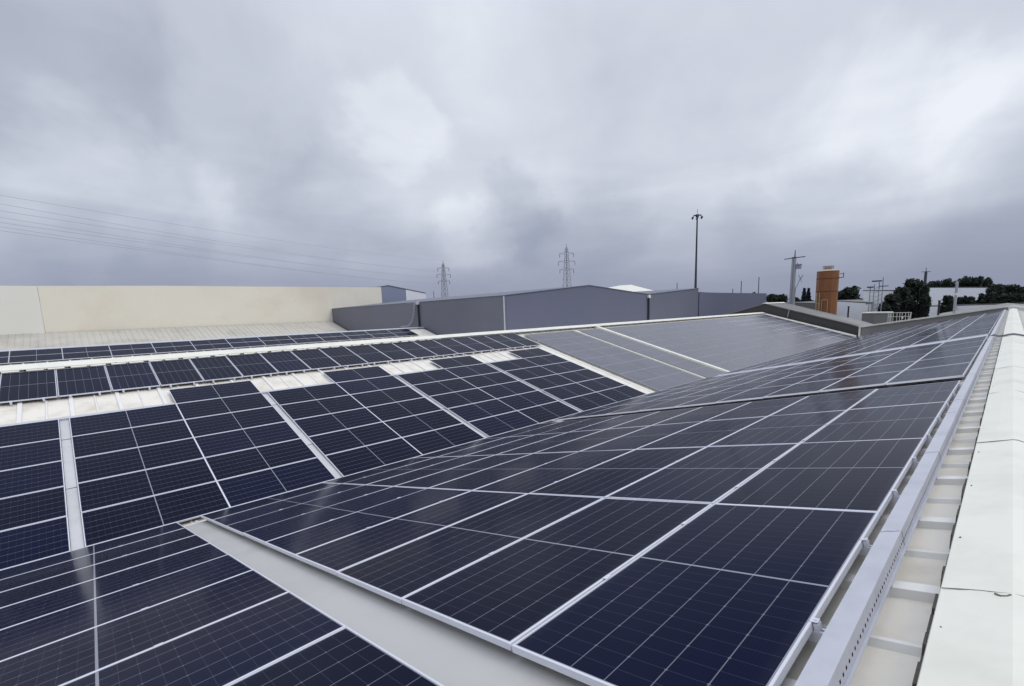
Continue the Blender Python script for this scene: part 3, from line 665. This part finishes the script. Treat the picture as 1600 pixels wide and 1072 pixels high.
# raised neighbour past the end of our roof: same saw profile, about a metre higher
def nb_wall(bm): prism(bm, [(-29.5, 61.6, G), (-11.05, 61.6, G), (-11.05, 61.6, -3.08), (-12.2, 61.6, -2.72), (-20.9, 61.6, -.28), (-29.5, 61.6, -2.55)], (0, .3, 0))
def nb_roof(bm):
    prism(bm, [(-20.9, 61.5, -.26), (-12.0, 61.5, -2.76), (-11.0, 61.5, -3.1), (-11.0, 61.5, -3.02), (-12.0, 61.5, -2.66), (-20.9, 61.5, -.15)], (0, 7, 0))
    prism(bm, [(-20.903, 61.5, -.26), (-20.903, 61.5, -.15), (-29.6, 61.5, -2.5), (-29.6, 61.5, -2.61)], (0, 7, 0))
hall('dark_gable_hall', 'charcoal gabled neighbour with grey sheet roof right behind the far roof edge', [
    ('wall', nb_wall, M['dark_wall']), ('roof', nb_roof, M['roof_pale']),
    ('ridge_cap', lambda bm: prism(bm, [(-21.2, 61.4, -.19), (-20.9, 61.4, -.08), (-20.6, 61.4, -.19)], (0, 7, 0)), M['cap']),
    ('wall', lambda bm: box(bm, -28, -11.2, 68.1, 68.4, G, -3.1), M['dark_wall']),
    ('lightning_rod', lambda bm: tube(bm, [(-18.3, 61.52, -1.9), (-18.1, 61.4, -.85)], .05, 6), M['steel_lt'])])
# grey flat roofs right of the far valley
hall('low_grey_hall', 'low grey sheet roofed hall beyond the far parapet at the right', [
    ('wall', lambda bm: box(bm, -7.5, 14, 62.0, 62.3, G, -2.9), M['roof_grey']),
    ('roof', lambda bm: (prism(bm, [(-8, 62, -2.75), (-.5, 62, -1.32), (-.5, 62, -1.42), (-8, 62, -2.85)], (0, 46, 0)), prism(bm, [(-.497, 62, -1.32), (12, 62, -3.3), (12, 62, -3.4), (-.497, 62, -1.42)], (0, 46, 0))), M['roof_grey']),
    ('wall', lambda bm: box(bm, -8, 12, 107.7, 108, G, -3), M['roof_grey'])])
# rooftop box and railing at the near right of that hall
def boxhall(name, label, pts, depth, zt, m_, cat='building', roof=None, group=None):
    """hall whose front wall runs between two ground points (x, y); depth goes away from the camera"""
    (xa, ya), (xb, yb) = pts; t = Vector((xb - xa, yb - ya, 0)).normalized(); n = Vector((-t.y, t.x, 0))
    if n.dot(Vector((xa, ya, 0))) < 0: n = -n
    z1, z2 = zt if isinstance(zt, tuple) else (zt, zt)
    return hall(name, label, [('wall', lambda bm: prism(bm, [(xa, ya, G), (xb, yb, G), (xb, yb, z2), (xa, ya, z1)], n * depth), m_),
        ('roof', lambda bm: prism(bm, [(xa - t.x * .2, ya - t.y * .2, z1 + .01), (xb + t.x * .2, yb + t.y * .2, z2 + .01), (xb + t.x * .2, yb + t.y * .2, z2 + .25), (xa - t.x * .2, ya - t.y * .2, z1 + .25)], n * (depth + .1)), roof or M['roof_pale'])], cat, group)
def span(px0, px1, Y0_, Y1_, py0, py1):
    a, b = at(px0, py0, Y=Y0_), at(px1, py1, Y=Y1_); return [(a.x, a.y), (b.x, b.y)], (a.z, b.z)
p, z = span(1305, 1353, 128, 128, 471, 474); boxhall('white_hall', 'low white hall just right of the orange silo', p, 25, z, M['white_wall'])
p, z = span(1350, 1402, 135, 135, 455, 455); boxhall('white_hall', 'taller pale hall behind the twin steel tower', p, 25, z, M['white_wall'])
p, z = span(1232, 1276, 120, 120, 474, 475); boxhall('white_hall', 'long low pale hall left of the orange silo', p, 25, z, M['roof_pale'])
p, z = span(1420, 1548, 172, 172, 450, 450); boxhall('white_hall', 'wide white hall half hidden behind the dark trees', p, 30, z, M['white_wall'])
p, z = span(1410, 1640, 150, 150, 480.5, 474); boxhall('white_hall', 'very low long white hall in front of the dark trees', p, 12, z, M['white_wall'])
p, z = span(900, 975, 110, 110, 459, 459)
(xa, ya), (xb, yb) = p; ap = at(935, 448, Y=110)
hall('white_hall', 'white roofed hall peeping over the broad grey gable', [
    ('wall', lambda bm: prism(bm, [(xa, ya, G), (xb, yb, G), (xb, yb, z[1]), (xa, ya, z[0])], (0, 22, 0)), M['white_wall']),
    ('roof', lambda bm: prism(bm, [(xa - .4, ya, z[0]), (xb + .4, yb, z[1]), (ap.x, ya + 11, ap.z)], (0, .01, 0)) if False else (
        bm.faces.new([bm.verts.new(c) for c in ((xa - .4, ya - .3, z[0]), (xb + .4, yb - .3, z[1]), (xb - 5, ya + 11, ap.z + .5), (xa + 8, ya + 11, ap.z + .5))]),
        bm.faces.new([bm.verts.new(c) for c in ((xb + .4, yb - .3, z[1]), (xb + .4, yb + 22, z[1]), (xb - 5, ya + 11, ap.z + .5))]),
        bm.faces.new([bm.verts.new(c) for c in ((xa - .4, yb + 22, z[1]), (xa - .4, yb - .3, z[1]), (xa + 8, ya + 11, ap.z + .5))]),
        bm.faces.new([bm.verts.new(c) for c in ((xa - .4, ya + 22, z[0]), (xb + .4, yb + 22, z[1]), (xb - 5, ya + 11, ap.z + .5), (xa + 8, ya + 11, ap.z + .5))])), M['cap'])])
# grey box and railing
a = at(1347, 490, Y=78); b_ = at(1388, 491, Y=78)
hall('rooftop_box', 'dull grey rooftop box with pale edge beside the white railing', [
    ('body', lambda bm: box(bm, a.x, b_.x, 78, 81, -5, a.z), M['fascia']),
    ('lid', lambda bm: box(bm, a.x - .1, b_.x + .1, 77.9, 81.1, a.z + .003, a.z + .14), M['cap']),
    ('door', lambda bm: box(bm, a.x + .05, a.x + 1.25, 77.96, 77.995, -5, a.z - .15), M['roof_grey'])], 'rooftop box')
r0 = at(1388, 489, Y=76); r1 = at(1424, 488, Y=76)
def railing(bm):
    zb = -3.2; n = 8
    for k in range(n + 1):
        x = r0.x + (r1.x - r0.x) * (k / n) + random.uniform(-.05, .05); tube(bm, [(x, 76, zb), (x, 76, r0.z)], .035, 5)
    for zz in (r0.z, r0.z - .5): tube(bm, [(r0.x, 76, zz), (r1.x, 76, zz + .03)], .035, 5)
    tube(bm, [(r1.x, 76, r1.z), (r1.x - .25, 76, zb)], .05, 5)
o = one('railing', railing, M['cap']); tag(o, 'white pipe railing standing beside the dull grey rooftop box', 'railing')
v_ = at(1468, 471, Y=70)
o = one('vent_pipe', lambda bm: (tube(bm, [(v_.x, 70, -2.6), (v_.x, 70, v_.z)], .10, 8), tube(bm, [(v_.x, 70, v_.z), (v_.x, 70, v_.z + .12)], .13, 8)), M['dark']); tag(o, 'short black vent pipe on the low grey roof', 'vent pipe')
v2_ = at(1326, 479, Y=100)
o = one('vent_pipe', lambda bm: (tube(bm, [(v2_.x, 100, -4), (v2_.x, 100, v2_.z)], .13, 8), tube(bm, [(v2_.x, 100, v2_.z - .1), (v2_.x, 100, v2_.z + .05)], .18, 8)), M['dark']); tag(o, 'short dark pipe in front of the low white hall by the silo', 'vent pipe')

# orange silo
sc_ = at(1291, 470, Y=84); sx = sc_.x; sr = at(1308, 470, Y=84).x - at(1273.5, 470, Y=84).x; sr *= .5 * .985
sz = at(1291, 424, Y=84).z
silo = empty('silo', (sx, 84, G), 'orange cylindrical silo with cream conical top and small railing', 'silo')
def cyl(bm, z0, z1, r0_, r1_, n=40, mi=0, cx=sx, cy=84):
    bmesh.ops.create_cone(bm, cap_ends=True, segments=n, radius1=r0_, radius2=r1_, depth=z1 - z0, matrix=Matrix.Translation((cx, cy, (z0 + z1) / 2)))
put(one('shell', lambda bm: cyl(bm, G, sz, sr * .98, sr * 1.01, 10), M['orange'], silo, False))
for z_ in (1.15, 3.05): put(one('seam_ring', lambda bm: cyl(bm, sz - z_, sz - z_ + .07, sr + .04, sr + .04, 10), M['orange_dk'], silo))
put(one('cone_top', lambda bm: cyl(bm, sz + .004, sz + .28, sr + .06, sr * .45, 10), M['cream'], silo))
def toprail(bm):
    for k in range(12):
        q = k * math.pi / 6; tube(bm, [(sx + math.cos(q) * sr * .48, 84 + math.sin(q) * sr * .48, sz + .3), (sx + math.cos(q) * sr * .48, 84 + math.sin(q) * sr * .48, sz + .75)], .035, 5)
    for zz in (.55, .75): tube(bm, [(sx + math.cos(q * .5) * sr * .48, 84 + math.sin(q * .5) * sr * .48, sz + zz) for q in [i * math.pi / 6 for i in range(25)]], .04, 5)
put(one('top_railing', toprail, M['steel_far'], silo))
put(one('filter_box', lambda bm: cyl(bm, sz + .30, sz + .66, sr * .34, sr * .34, 16), M['cream'], silo))
put(one('bracket', lambda bm: (box(bm, sx + sr - .05, sx + sr + .62, 83.95, 84.05, sz - 1.1, sz - 1.0), box(bm, sx + sr + .54, sx + sr + .62, 83.95, 84.05, sz - 1.0, sz - .35), box(bm, sx + sr + .1, sx + sr + .54, 83.95, 84.05, sz - .55, sz - .47)), M['steel_dk'], silo))
def ladder(bm):
    yy = 84 - sr - .12
    for x0_ in (-.55, -.15): tube(bm, [(sx + x0_ - .25, yy - .5, -3), (sx + x0_ - .45, yy + .1, sz - 3.2)], .05, 5)
    for k in range(7): z_ = -2.5 + k * .33; tube(bm, [(sx - .85, yy - .4, z_), (sx - .35, yy - .4, z_)], .03, 5)
    for x0_ in (-.2, .55): tube(bm, [(sx + x0_, yy, -3), (sx + x0_, yy, sz - 4.3)], .045, 5)
    tube(bm, [(sx - .2, yy, sz - 4.3), (sx + .55, yy, sz - 4.3)], .045, 5)
put(one('ladder', ladder, M['cream'], silo))

# poles and masts
def pole_at(px, pyt, Y): q = at(px, pyt, Y=Y); return q.x, q.z
mx_, mz_ = pole_at(1089.5, 337, 105)
mast = empty('floodlight_mast', (mx_, 105, G), 'very tall tapering floodlight mast with ring of lamps at its top', 'light mast')
put(one('pole', lambda bm: tube(bm, [(mx_, 105, G), (mx_, 105, 0), (mx_, 105, 8), (mx_, 105, mz_)], [.50, .33, .22, .15], 12), M['steel_dk'], mast))
put(one('head_ring', lambda bm: (cyl(bm, mz_ - .35, mz_ + .25, .30, .38, 12, cx=mx_, cy=105), tube(bm, [(mx_ + math.cos(k * math.pi / 8) * .7, 105 + math.sin(k * math.pi / 8) * .7, mz_ + .05) for k in range(17)], .05, 5)), M['steel_dk'], mast))
put(one('lightning_rod', lambda bm: tube(bm, [(mx_, 105, mz_ + .2), (mx_, 105, mz_ + 1.4)], .045, 5), M['steel_dk'], mast))
for k in range(6):
    q = k * math.pi / 3
    def lamp(bm):
        c, s_ = math.cos(q), math.sin(q)
        tube(bm, [(mx_ + c * .35, 105 + s_ * .35, mz_ + .1), (mx_ + c * .8, 105 + s_ * .8, mz_ + .12), (mx_ + c * 1.1, 105 + s_ * 1.1, mz_ - .25)], .06, 5)
        m4 = Matrix.Translation((mx_ + c * 1.15, 105 + s_ * 1.15, mz_ - .42)) @ Matrix.Rotation(q, 4, 'Z') @ Matrix.Rotation(R(50), 4, 'Y')
        bmesh.ops.create_cone(bm, cap_ends=True, segments=10, radius1=.26, radius2=.12, depth=.3, matrix=m4)
    put(one('lamp', lamp, M['steel_dk'], mast))
for px_, py_, Y_, lab in ((1058, 443, 120, 'thin short post showing above the half gable'), (1145, 452, 125, 'shortest thin post above the flat grey hall'), (1158.5, 440, 120, 'thin dark post above the flat grey hall, left of the tallest one'), (1186, 434, 120, 'tallest thin dark post above the flat grey hall'), (677.5, 456, 90, 'thin post rising behind the slate grey wall at the left')):
    x_, z_ = pole_at(px_, py_, Y_)
    o = one('post', lambda bm: (tube(bm, [(x_, Y_, G), (x_, Y_, z_)], [.14, .09], 7), cyl(bm, z_ - .003, z_ + .12, .11, .11, 7, cx=x_, cy=Y_)), M['steel_dk']); tag(o, lab, 'post', 'thin posts on the skyline')
# concrete power pole with crossarm
ux, uz = pole_at(1241, 403, 92)
up = empty('utility_pole', (ux, 92, G), 'thick pale concrete pole with crossarm and hanging gear left of the silo', 'utility pole')
def upole(bm):
    for dx in (-1, 1):
        prism(bm, [(ux + dx * .14, 91.8, G), (ux + dx * .56, 91.8, G), (ux + dx * .30, 91.8, uz), (ux + dx * .07, 91.8, uz)], (0, .4, 0))
    prism(bm, [(ux - .15, 91.9, G), (ux + .15, 91.9, G), (ux + .08, 91.9, uz - .1), (ux - .08, 91.9, uz - .1)], (0, .2, 0))
put(one('shaft', upole, M['steel_lt'], up))
put(one('crossarm', lambda bm: (tube(bm, [(ux - 1.55, 92, uz - .1), (ux, 92, uz + .02), (ux + 1.7, 92, uz + .06)], .075, 6), box(bm, ux - .3, ux + .3, 91.75, 92.25, uz - .05, uz + .12)), M['steel_dk'], up))
put(one('rod', lambda bm: tube(bm, [(ux + .1, 92, uz), (ux + .1, 92, uz + 1.3)], [.12, .06], 6), M['steel_dk'], up))
put(one('transformer', lambda bm: (box(bm, ux + .42, ux + 1.1, 91.8, 92.4, uz - 1.9, uz - 1.25), box(bm, ux + .35, ux + 1.18, 91.7, 92.5, uz - 1.24, uz - 1.12), box(bm, ux + .5, ux + .62, 91.9, 92.2, uz - 1.1, uz - .9)), M['steel_far'], up))
def side_arm(bm):
    tube(bm, [(ux + .35, 92, uz - 7.5), (ux + .5, 92, uz - 5.2), (ux + .95, 92, uz - 4.0), (ux + 1.15, 92, uz - 3.4)], .06, 6)
    tube(bm, [(ux + 1.0, 92, uz - 3.9), (ux + 1.5, 92, uz - 3.0)], .08, 6); tube(bm, [(ux + 1.0, 92, uz - 3.5), (ux + .85, 92, uz - 2.9)], .06, 6); tube(bm, [(ux + 1.15, 92, uz - 3.4), (ux + 1.35, 92, uz - 4.3)], .05, 6)
put(one('side_arm', side_arm, M['steel_far'], up))
x_, z_ = pole_at(1447, 424, 160)
lp = empty('utility_pole', (x_, 160, G), 'slim dark pole with thin crossarm rising from the dark trees', 'utility pole')
put(one('shaft', lambda bm: tube(bm, [(x_, 160, G), (x_, 160, z_)], [.5, .28], 8), M['steel_dk'], lp))
put(one('crossarm', lambda bm: (tube(bm, [(x_ - .9, 160, z_ - .1), (x_ + .9, 160, z_ - .1)], .07, 5), tube(bm, [(x_, 160, z_), (x_, 160, z_ + .9)], .07, 5)), M['steel_dk'], lp))
x2_, z2_ = pole_at(1496, 439, 80)
tp = empty('pale_post', (x2_, 80, G), 'pale grey post with pointed top and white band before the trees', 'post')
put(one('shaft', lambda bm: (tube(bm, [(x2_, 80, G), (x2_, 80, z2_ - .3), (x2_, 80, z2_)], [.15, .14, .06], 12)), M['steel_lt'], tp))
put(one('band', lambda bm: cyl(bm, z2_ - 1.75, z2_ - 1.45, .17, .17, 12, cx=x2_, cy=80), M['cap'], tp))

def lattice(bm, cx, cy, z0, z1, w0, w1, n, t=.12):
    cs = lambda f_: [(cx + sx_ * (w0 + (w1 - w0) * f_) / 2, cy + sy_ * (w0 + (w1 - w0) * f_) / 2, z0 + (z1 - z0) * f_) for sx_, sy_ in ((-1, -1), (1, -1), (1, 1), (-1, 1))]
    for k in range(4): tube(bm, [cs(0)[k], cs(1)[k]], t, 4)
    for i in range(n):
        a_, b2 = cs(i / n), cs((i + 1) / n)
        for k in range(4):
            tube(bm, [a_[k], b2[(k + 1) % 4]], t * .6, 3); tube(bm, [a_[(k + 1) % 4], b2[k]], t * .6, 3); tube(bm, [b2[k], b2[(k + 1) % 4]], t * .5, 3)
# twin steel tower by the pale hall
x_, z_ = pole_at(1371, 441, 118)
tw = empty('steel_tower', (x_, 118, G), 'open steel tower of slim columns with small platforms before the pale hall', 'steel tower')
def twf(bm):
    for dx, top in ((-1.15, -1.0), (-.45, -.4), (.35, 0), (.95, .9)): tube(bm, [(x_ + dx, 118, G), (x_ + dx * .95, 118, z_ + top)], .085, 6)
    for k in range(8): tube(bm, [(x_ - .45, 118, -4 + k * .85), (x_ + .95, 118, -3.4 + k * .85)], .05, 4); tube(bm, [(x_ - 1.15, 118.2, -3.7 + k * .7), (x_ - .45, 118.2, -3.7 + k * .7)], .04, 4)
put(one('columns', twf, M['steel_far'], tw))
put(one('platform', lambda bm: (box(bm, x_ - .85, x_ + .7, 117.6, 118.4, z_ + .1, z_ + .35), box(bm, x_ - 1.6, x_ - .6, 117.6, 118.4, z_ - 1.05, z_ - .8), box(bm, x_ + .3, x_ + 1.8, 117.7, 118.3, z_ - .9, z_ - .75)), M['steel_dk'], tw))
# high voltage pylons
def pylon(px, py, dist, lab, kind):
    d = (at(px, py, Y=1)).normalized(); P_ = d * (dist / math.hypot(d.x, d.y)); cx_, cy_, zt = P_.x, P_.y, P_.z
    e = empty('pylon', (cx_, cy_, G), lab, 'pylon', 'high voltage pylons'); t = dist * .00042
    H = zt - G
    put(one('tower', lambda bm: lattice(bm, cx_, cy_, G, zt - .05 * H, H * .13, H * .022, 12, t), M['steel_far'], e))
    put(one('peak', lambda bm: tube(bm, [(cx_, cy_, zt - .06 * H), (cx_, cy_, zt)], [t * 2, t], 5), M['steel_far'], e))
    rt = Vector((P_.y, -P_.x, 0)).normalized(); tips = []
    for f_, w in ((.12, .088), (.22, .105), (.32, .088)):
        for s_ in (-1, 1):
            z0 = zt - f_ * H; tip = Vector((cx_, cy_, z0)) + rt * s_ * w * H
            def arm(bm):
                r_ = Vector((cx_, cy_, z0)); tube(bm, [r_ + Vector((0, 0, H * .018)), tip], t * .9, 4); tube(bm, [r_ - Vector((0, 0, H * .012)), tip], t * .8, 4)
            put(one('arm', arm, M['steel_far'], e))
            put(one('insulator', lambda bm: tube(bm, [tip, tip - Vector((0, 0, H * .05))], t * 1.2, 5), M['steel_dk'], e)); tips.append(tip - Vector((0, 0, H * .05)))
    return [Vector((cx_, cy_, zt))] + tips
t1 = pylon(692, 407, 400, 'hazy lattice pylon rising behind the left grey wall, nearer the beige hall', 1)
t2 = pylon(885, 381, 330, 'hazy lattice pylon standing behind the broad grey gable', 2)
# conductors running from the left pylon out past the left edge of the view
ends = []
for py0, Xe in ((303, -150), (316, -150), (328, -140), (338, -150), (347, -140), (353, -150), (360, -140)):
    q = at(-60, py0 - 8, X=Xe); ends.append(q)
t1s = sorted(t1, key=lambda v: -v.z)
for k, (a_, b2) in enumerate(zip(t1s, ends)):
    def wr(bm):
        pts = []
        for i in range(25):
            f_ = i / 24; q = a_.lerp(b2, f_); q.z -= 4 * f_ * (1 - f_) * 2.0; pts.append(q)
        tube(bm, pts, [.035] * 25, 4)
    o = one('power_line', wr, M['wire'])
    tag(o, 'faint overhead power line crossing the left sky, %s from the top' % ORD[k], 'power line', 'overhead lines to the left pylon')

# ------------------------------------------------------------------ trees
def tree(px, pyt, Y, wpx, lab, kind='round', n=2600, lean=0):
    q = at(px, pyt, Y=Y); w = abs(at(px + wpx / 2, pyt, Y=Y).x - at(px - wpx / 2, pyt, Y=Y).x)
    cx_, cy_, zt = q.x, Y, q.z; H = zt - G
    e = empty('tree', (cx_, cy_, G), lab, 'tree', 'dark trees on the skyline')
    def trunk(bm):
        r = max(.18, H * .025); tube(bm, [(cx_, cy_, G), (cx_ + .2, cy_, G + H * .3), (cx_ - .1, cy_, G + H * .55), (cx_, cy_, G + H * .85)], [r, r * .75, r * .5, r * .2], 8)
        for k in range(7):
            a_ = random.uniform(0, 6.28); z0 = G + H * random.uniform(.3, .6); L_ = w * random.uniform(.22, .4)
            tube(bm, [(cx_, cy_, z0), (cx_ + math.cos(a_) * L_ * .5, cy_ + math.sin(a_) * L_ * .5, z0 + L_ * .35), (cx_ + math.cos(a_) * L_, cy_ + math.sin(a_) * L_, z0 + L_ * .9)], [r * .4, r * .25, r * .1], 6)
    put(one('trunk', trunk, M['bark'], e))
    blobs = []
    if kind == 'round':
        for k in range(34):
            a_ = random.uniform(0, 6.28); rr = random.random() ** .5 * w * .42; zz = random.uniform(.12, .84)
            s_ = math.sqrt(max(.1, 1 - ((zz - .5) / .52) ** 2))
            blobs.append((Vector((cx_ + math.cos(a_) * rr * s_, cy_ + math.sin(a_) * rr * s_, G + H * zz)), random.uniform(.13, .22) * w, random.uniform(.09, .14) * H))
        for k in range(4):
            a_ = k * 1.57 + random.random(); blobs.append((Vector((cx_ + math.cos(a_) * w * .15, cy_ + math.sin(a_) * w * .15, G + H * random.uniform(.84, .92))), w * .22, H * .08))
    else:
        for k in range(14):
            f_ = k / 13; blobs += [(Vector((cx_, cy_, G + H * (.12 + .86 * f_))), w * .62 * (1 - f_) ** .8 + .12, H * .06)] * (1 + int(5 * (1 - f_)))
    def crown(bm):
        for i in range(n):
            c, rx, rz = random.choice(blobs)
            v = Vector([random.gauss(0, 1) for _ in range(3)]).normalized() * random.random() ** .4
            p_ = c + Vector((v.x * rx, v.y * rx, v.z * rz)); s_ = random.uniform(.22, .55)
            a_ = Vector([random.gauss(0, 1) for _ in range(3)]).normalized() * s_; b3 = a_.orthogonal().normalized() * s_ * random.uniform(.5, 1)
            bm.faces.new([bm.verts.new(p_ - a_), bm.verts.new(p_ + b3 * .6), bm.verts.new(p_ + a_), bm.verts.new(p_ - b3 * .6)])
    bm = bmesh.new(); crown(bm); put(obj('crown', bm, M['leaf2' if kind == 'pine' else 'leaf'], e, fixn=False))
TREES = [
 (1206, 457, 150, 26, 'low dark tree at the end of the flat grey hall', 'round'), (1222, 459, 152, 24, 'low dark tree touching the concrete pole', 'round'),
 (1257, 452.5, 150, 17, 'dark pointed conifer left of the silo, nearer the concrete pole', 'pine'), (1263.5, 453, 151, 17, 'dark pointed conifer left of the silo, nearer the silo', 'pine'),
 (1243, 463, 170, 18, 'dim low tree between the concrete pole and the conifers', 'round'),
 (1315, 450, 160, 30, 'dark tree close behind the right side of the silo', 'round'), (1331, 447, 158, 36, 'broad dark domed tree between silo and pale hall', 'round'),
 (1381, 474, 125, 26, 'lowest tree at the left foot of the big dark group', 'round'), (1395, 457, 128, 30, 'second step of the big dark group of trees', 'round'),
 (1410, 446, 130, 32, 'middle tree of the big dark group left of the slim pole', 'round'), (1430, 433.5, 133, 34, 'tallest rounded tree just left of the slim pole', 'round'), (1446, 444, 131, 16, 'narrow dark tree hugging the slim pole', 'round'),
 (1464, 436, 195, 36, 'dark tree above the wide white hall, right of the slim pole', 'round'), (1482, 434, 195, 34, 'dark tree above the wide white hall, left of the pale post', 'round'),
 (1509, 430, 195, 34, 'highest domed tree directly right of the pale post', 'round'), (1528, 431.5, 195, 32, 'bumpy dark tree above the right end of the wide white hall', 'round'), (1543, 433, 192, 20, 'dark tree with ragged top past the end of the white hall', 'round'),
 (1483, 461, 150, 20, 'small dark tree in front of the white hall, left of the pale post', 'round'), (1505, 461.5, 155, 24, 'small dark tree before the white hall, right of the pale post', 'round'), (1517, 463, 155, 20, 'low dark tree before the white hall near its right end', 'round'),
 (1538, 456, 155, 18, 'ragged thin tree covering the right corner of the white hall', 'round'),
 (1562, 440, 160, 34, 'dark tree right of the white hall with even top', 'round'), (1583, 444, 160, 34, 'dark tree near the right edge above the white ridge cap', 'round'), (1603, 446, 160, 34, 'dark tree cut by the right edge of the view', 'round'),
 (1572, 456, 154, 30, 'lower dark tree filling the gap above the ridge end', 'round'), (1550, 455, 154, 26, 'lower dark tree right beside the white hall', 'round'), (1594, 457, 154, 30, 'lower dark tree at the right edge of the view', 'round'),
 (1097, 452.5, 190, 12, 'tiny tree top just right of the tall mast', 'round'), (1179, 455, 190, 10, 'tiny tree top below the tallest thin post', 'round')]
for t_ in TREES: tree(*t_[:3], t_[3] * (1.22 if t_[5] == 'round' else 1.1), *t_[4:], n=900 if t_[3] < 15 else 5200)
def wood(bm):
    for i in range(9000):
        a_ = random.uniform(R(-35), R(100)); d_ = random.uniform(560, 640); h = random.random() ** .7 * (7.5 + 2.0 * math.sin(a_ * 9) + 1.2 * math.sin(a_ * 31))
        p_ = Vector((-math.sin(a_) * d_, math.cos(a_) * d_, G + h)); s_ = random.uniform(1.2, 2.6)
        q = Vector([random.gauss(0, 1) for _ in range(3)]).normalized() * s_; b3 = q.orthogonal().normalized() * s_ * .8
        bm.faces.new([bm.verts.new(p_ - q), bm.verts.new(p_ + b3), bm.verts.new(p_ + q), bm.verts.new(p_ - b3)])
bm = bmesh.new(); wood(bm); o = obj('distant_wood', bm, M['leaf'], fixn=False); tag(o, 'low dark far off wood along the horizon', 'wood', kind='stuff')
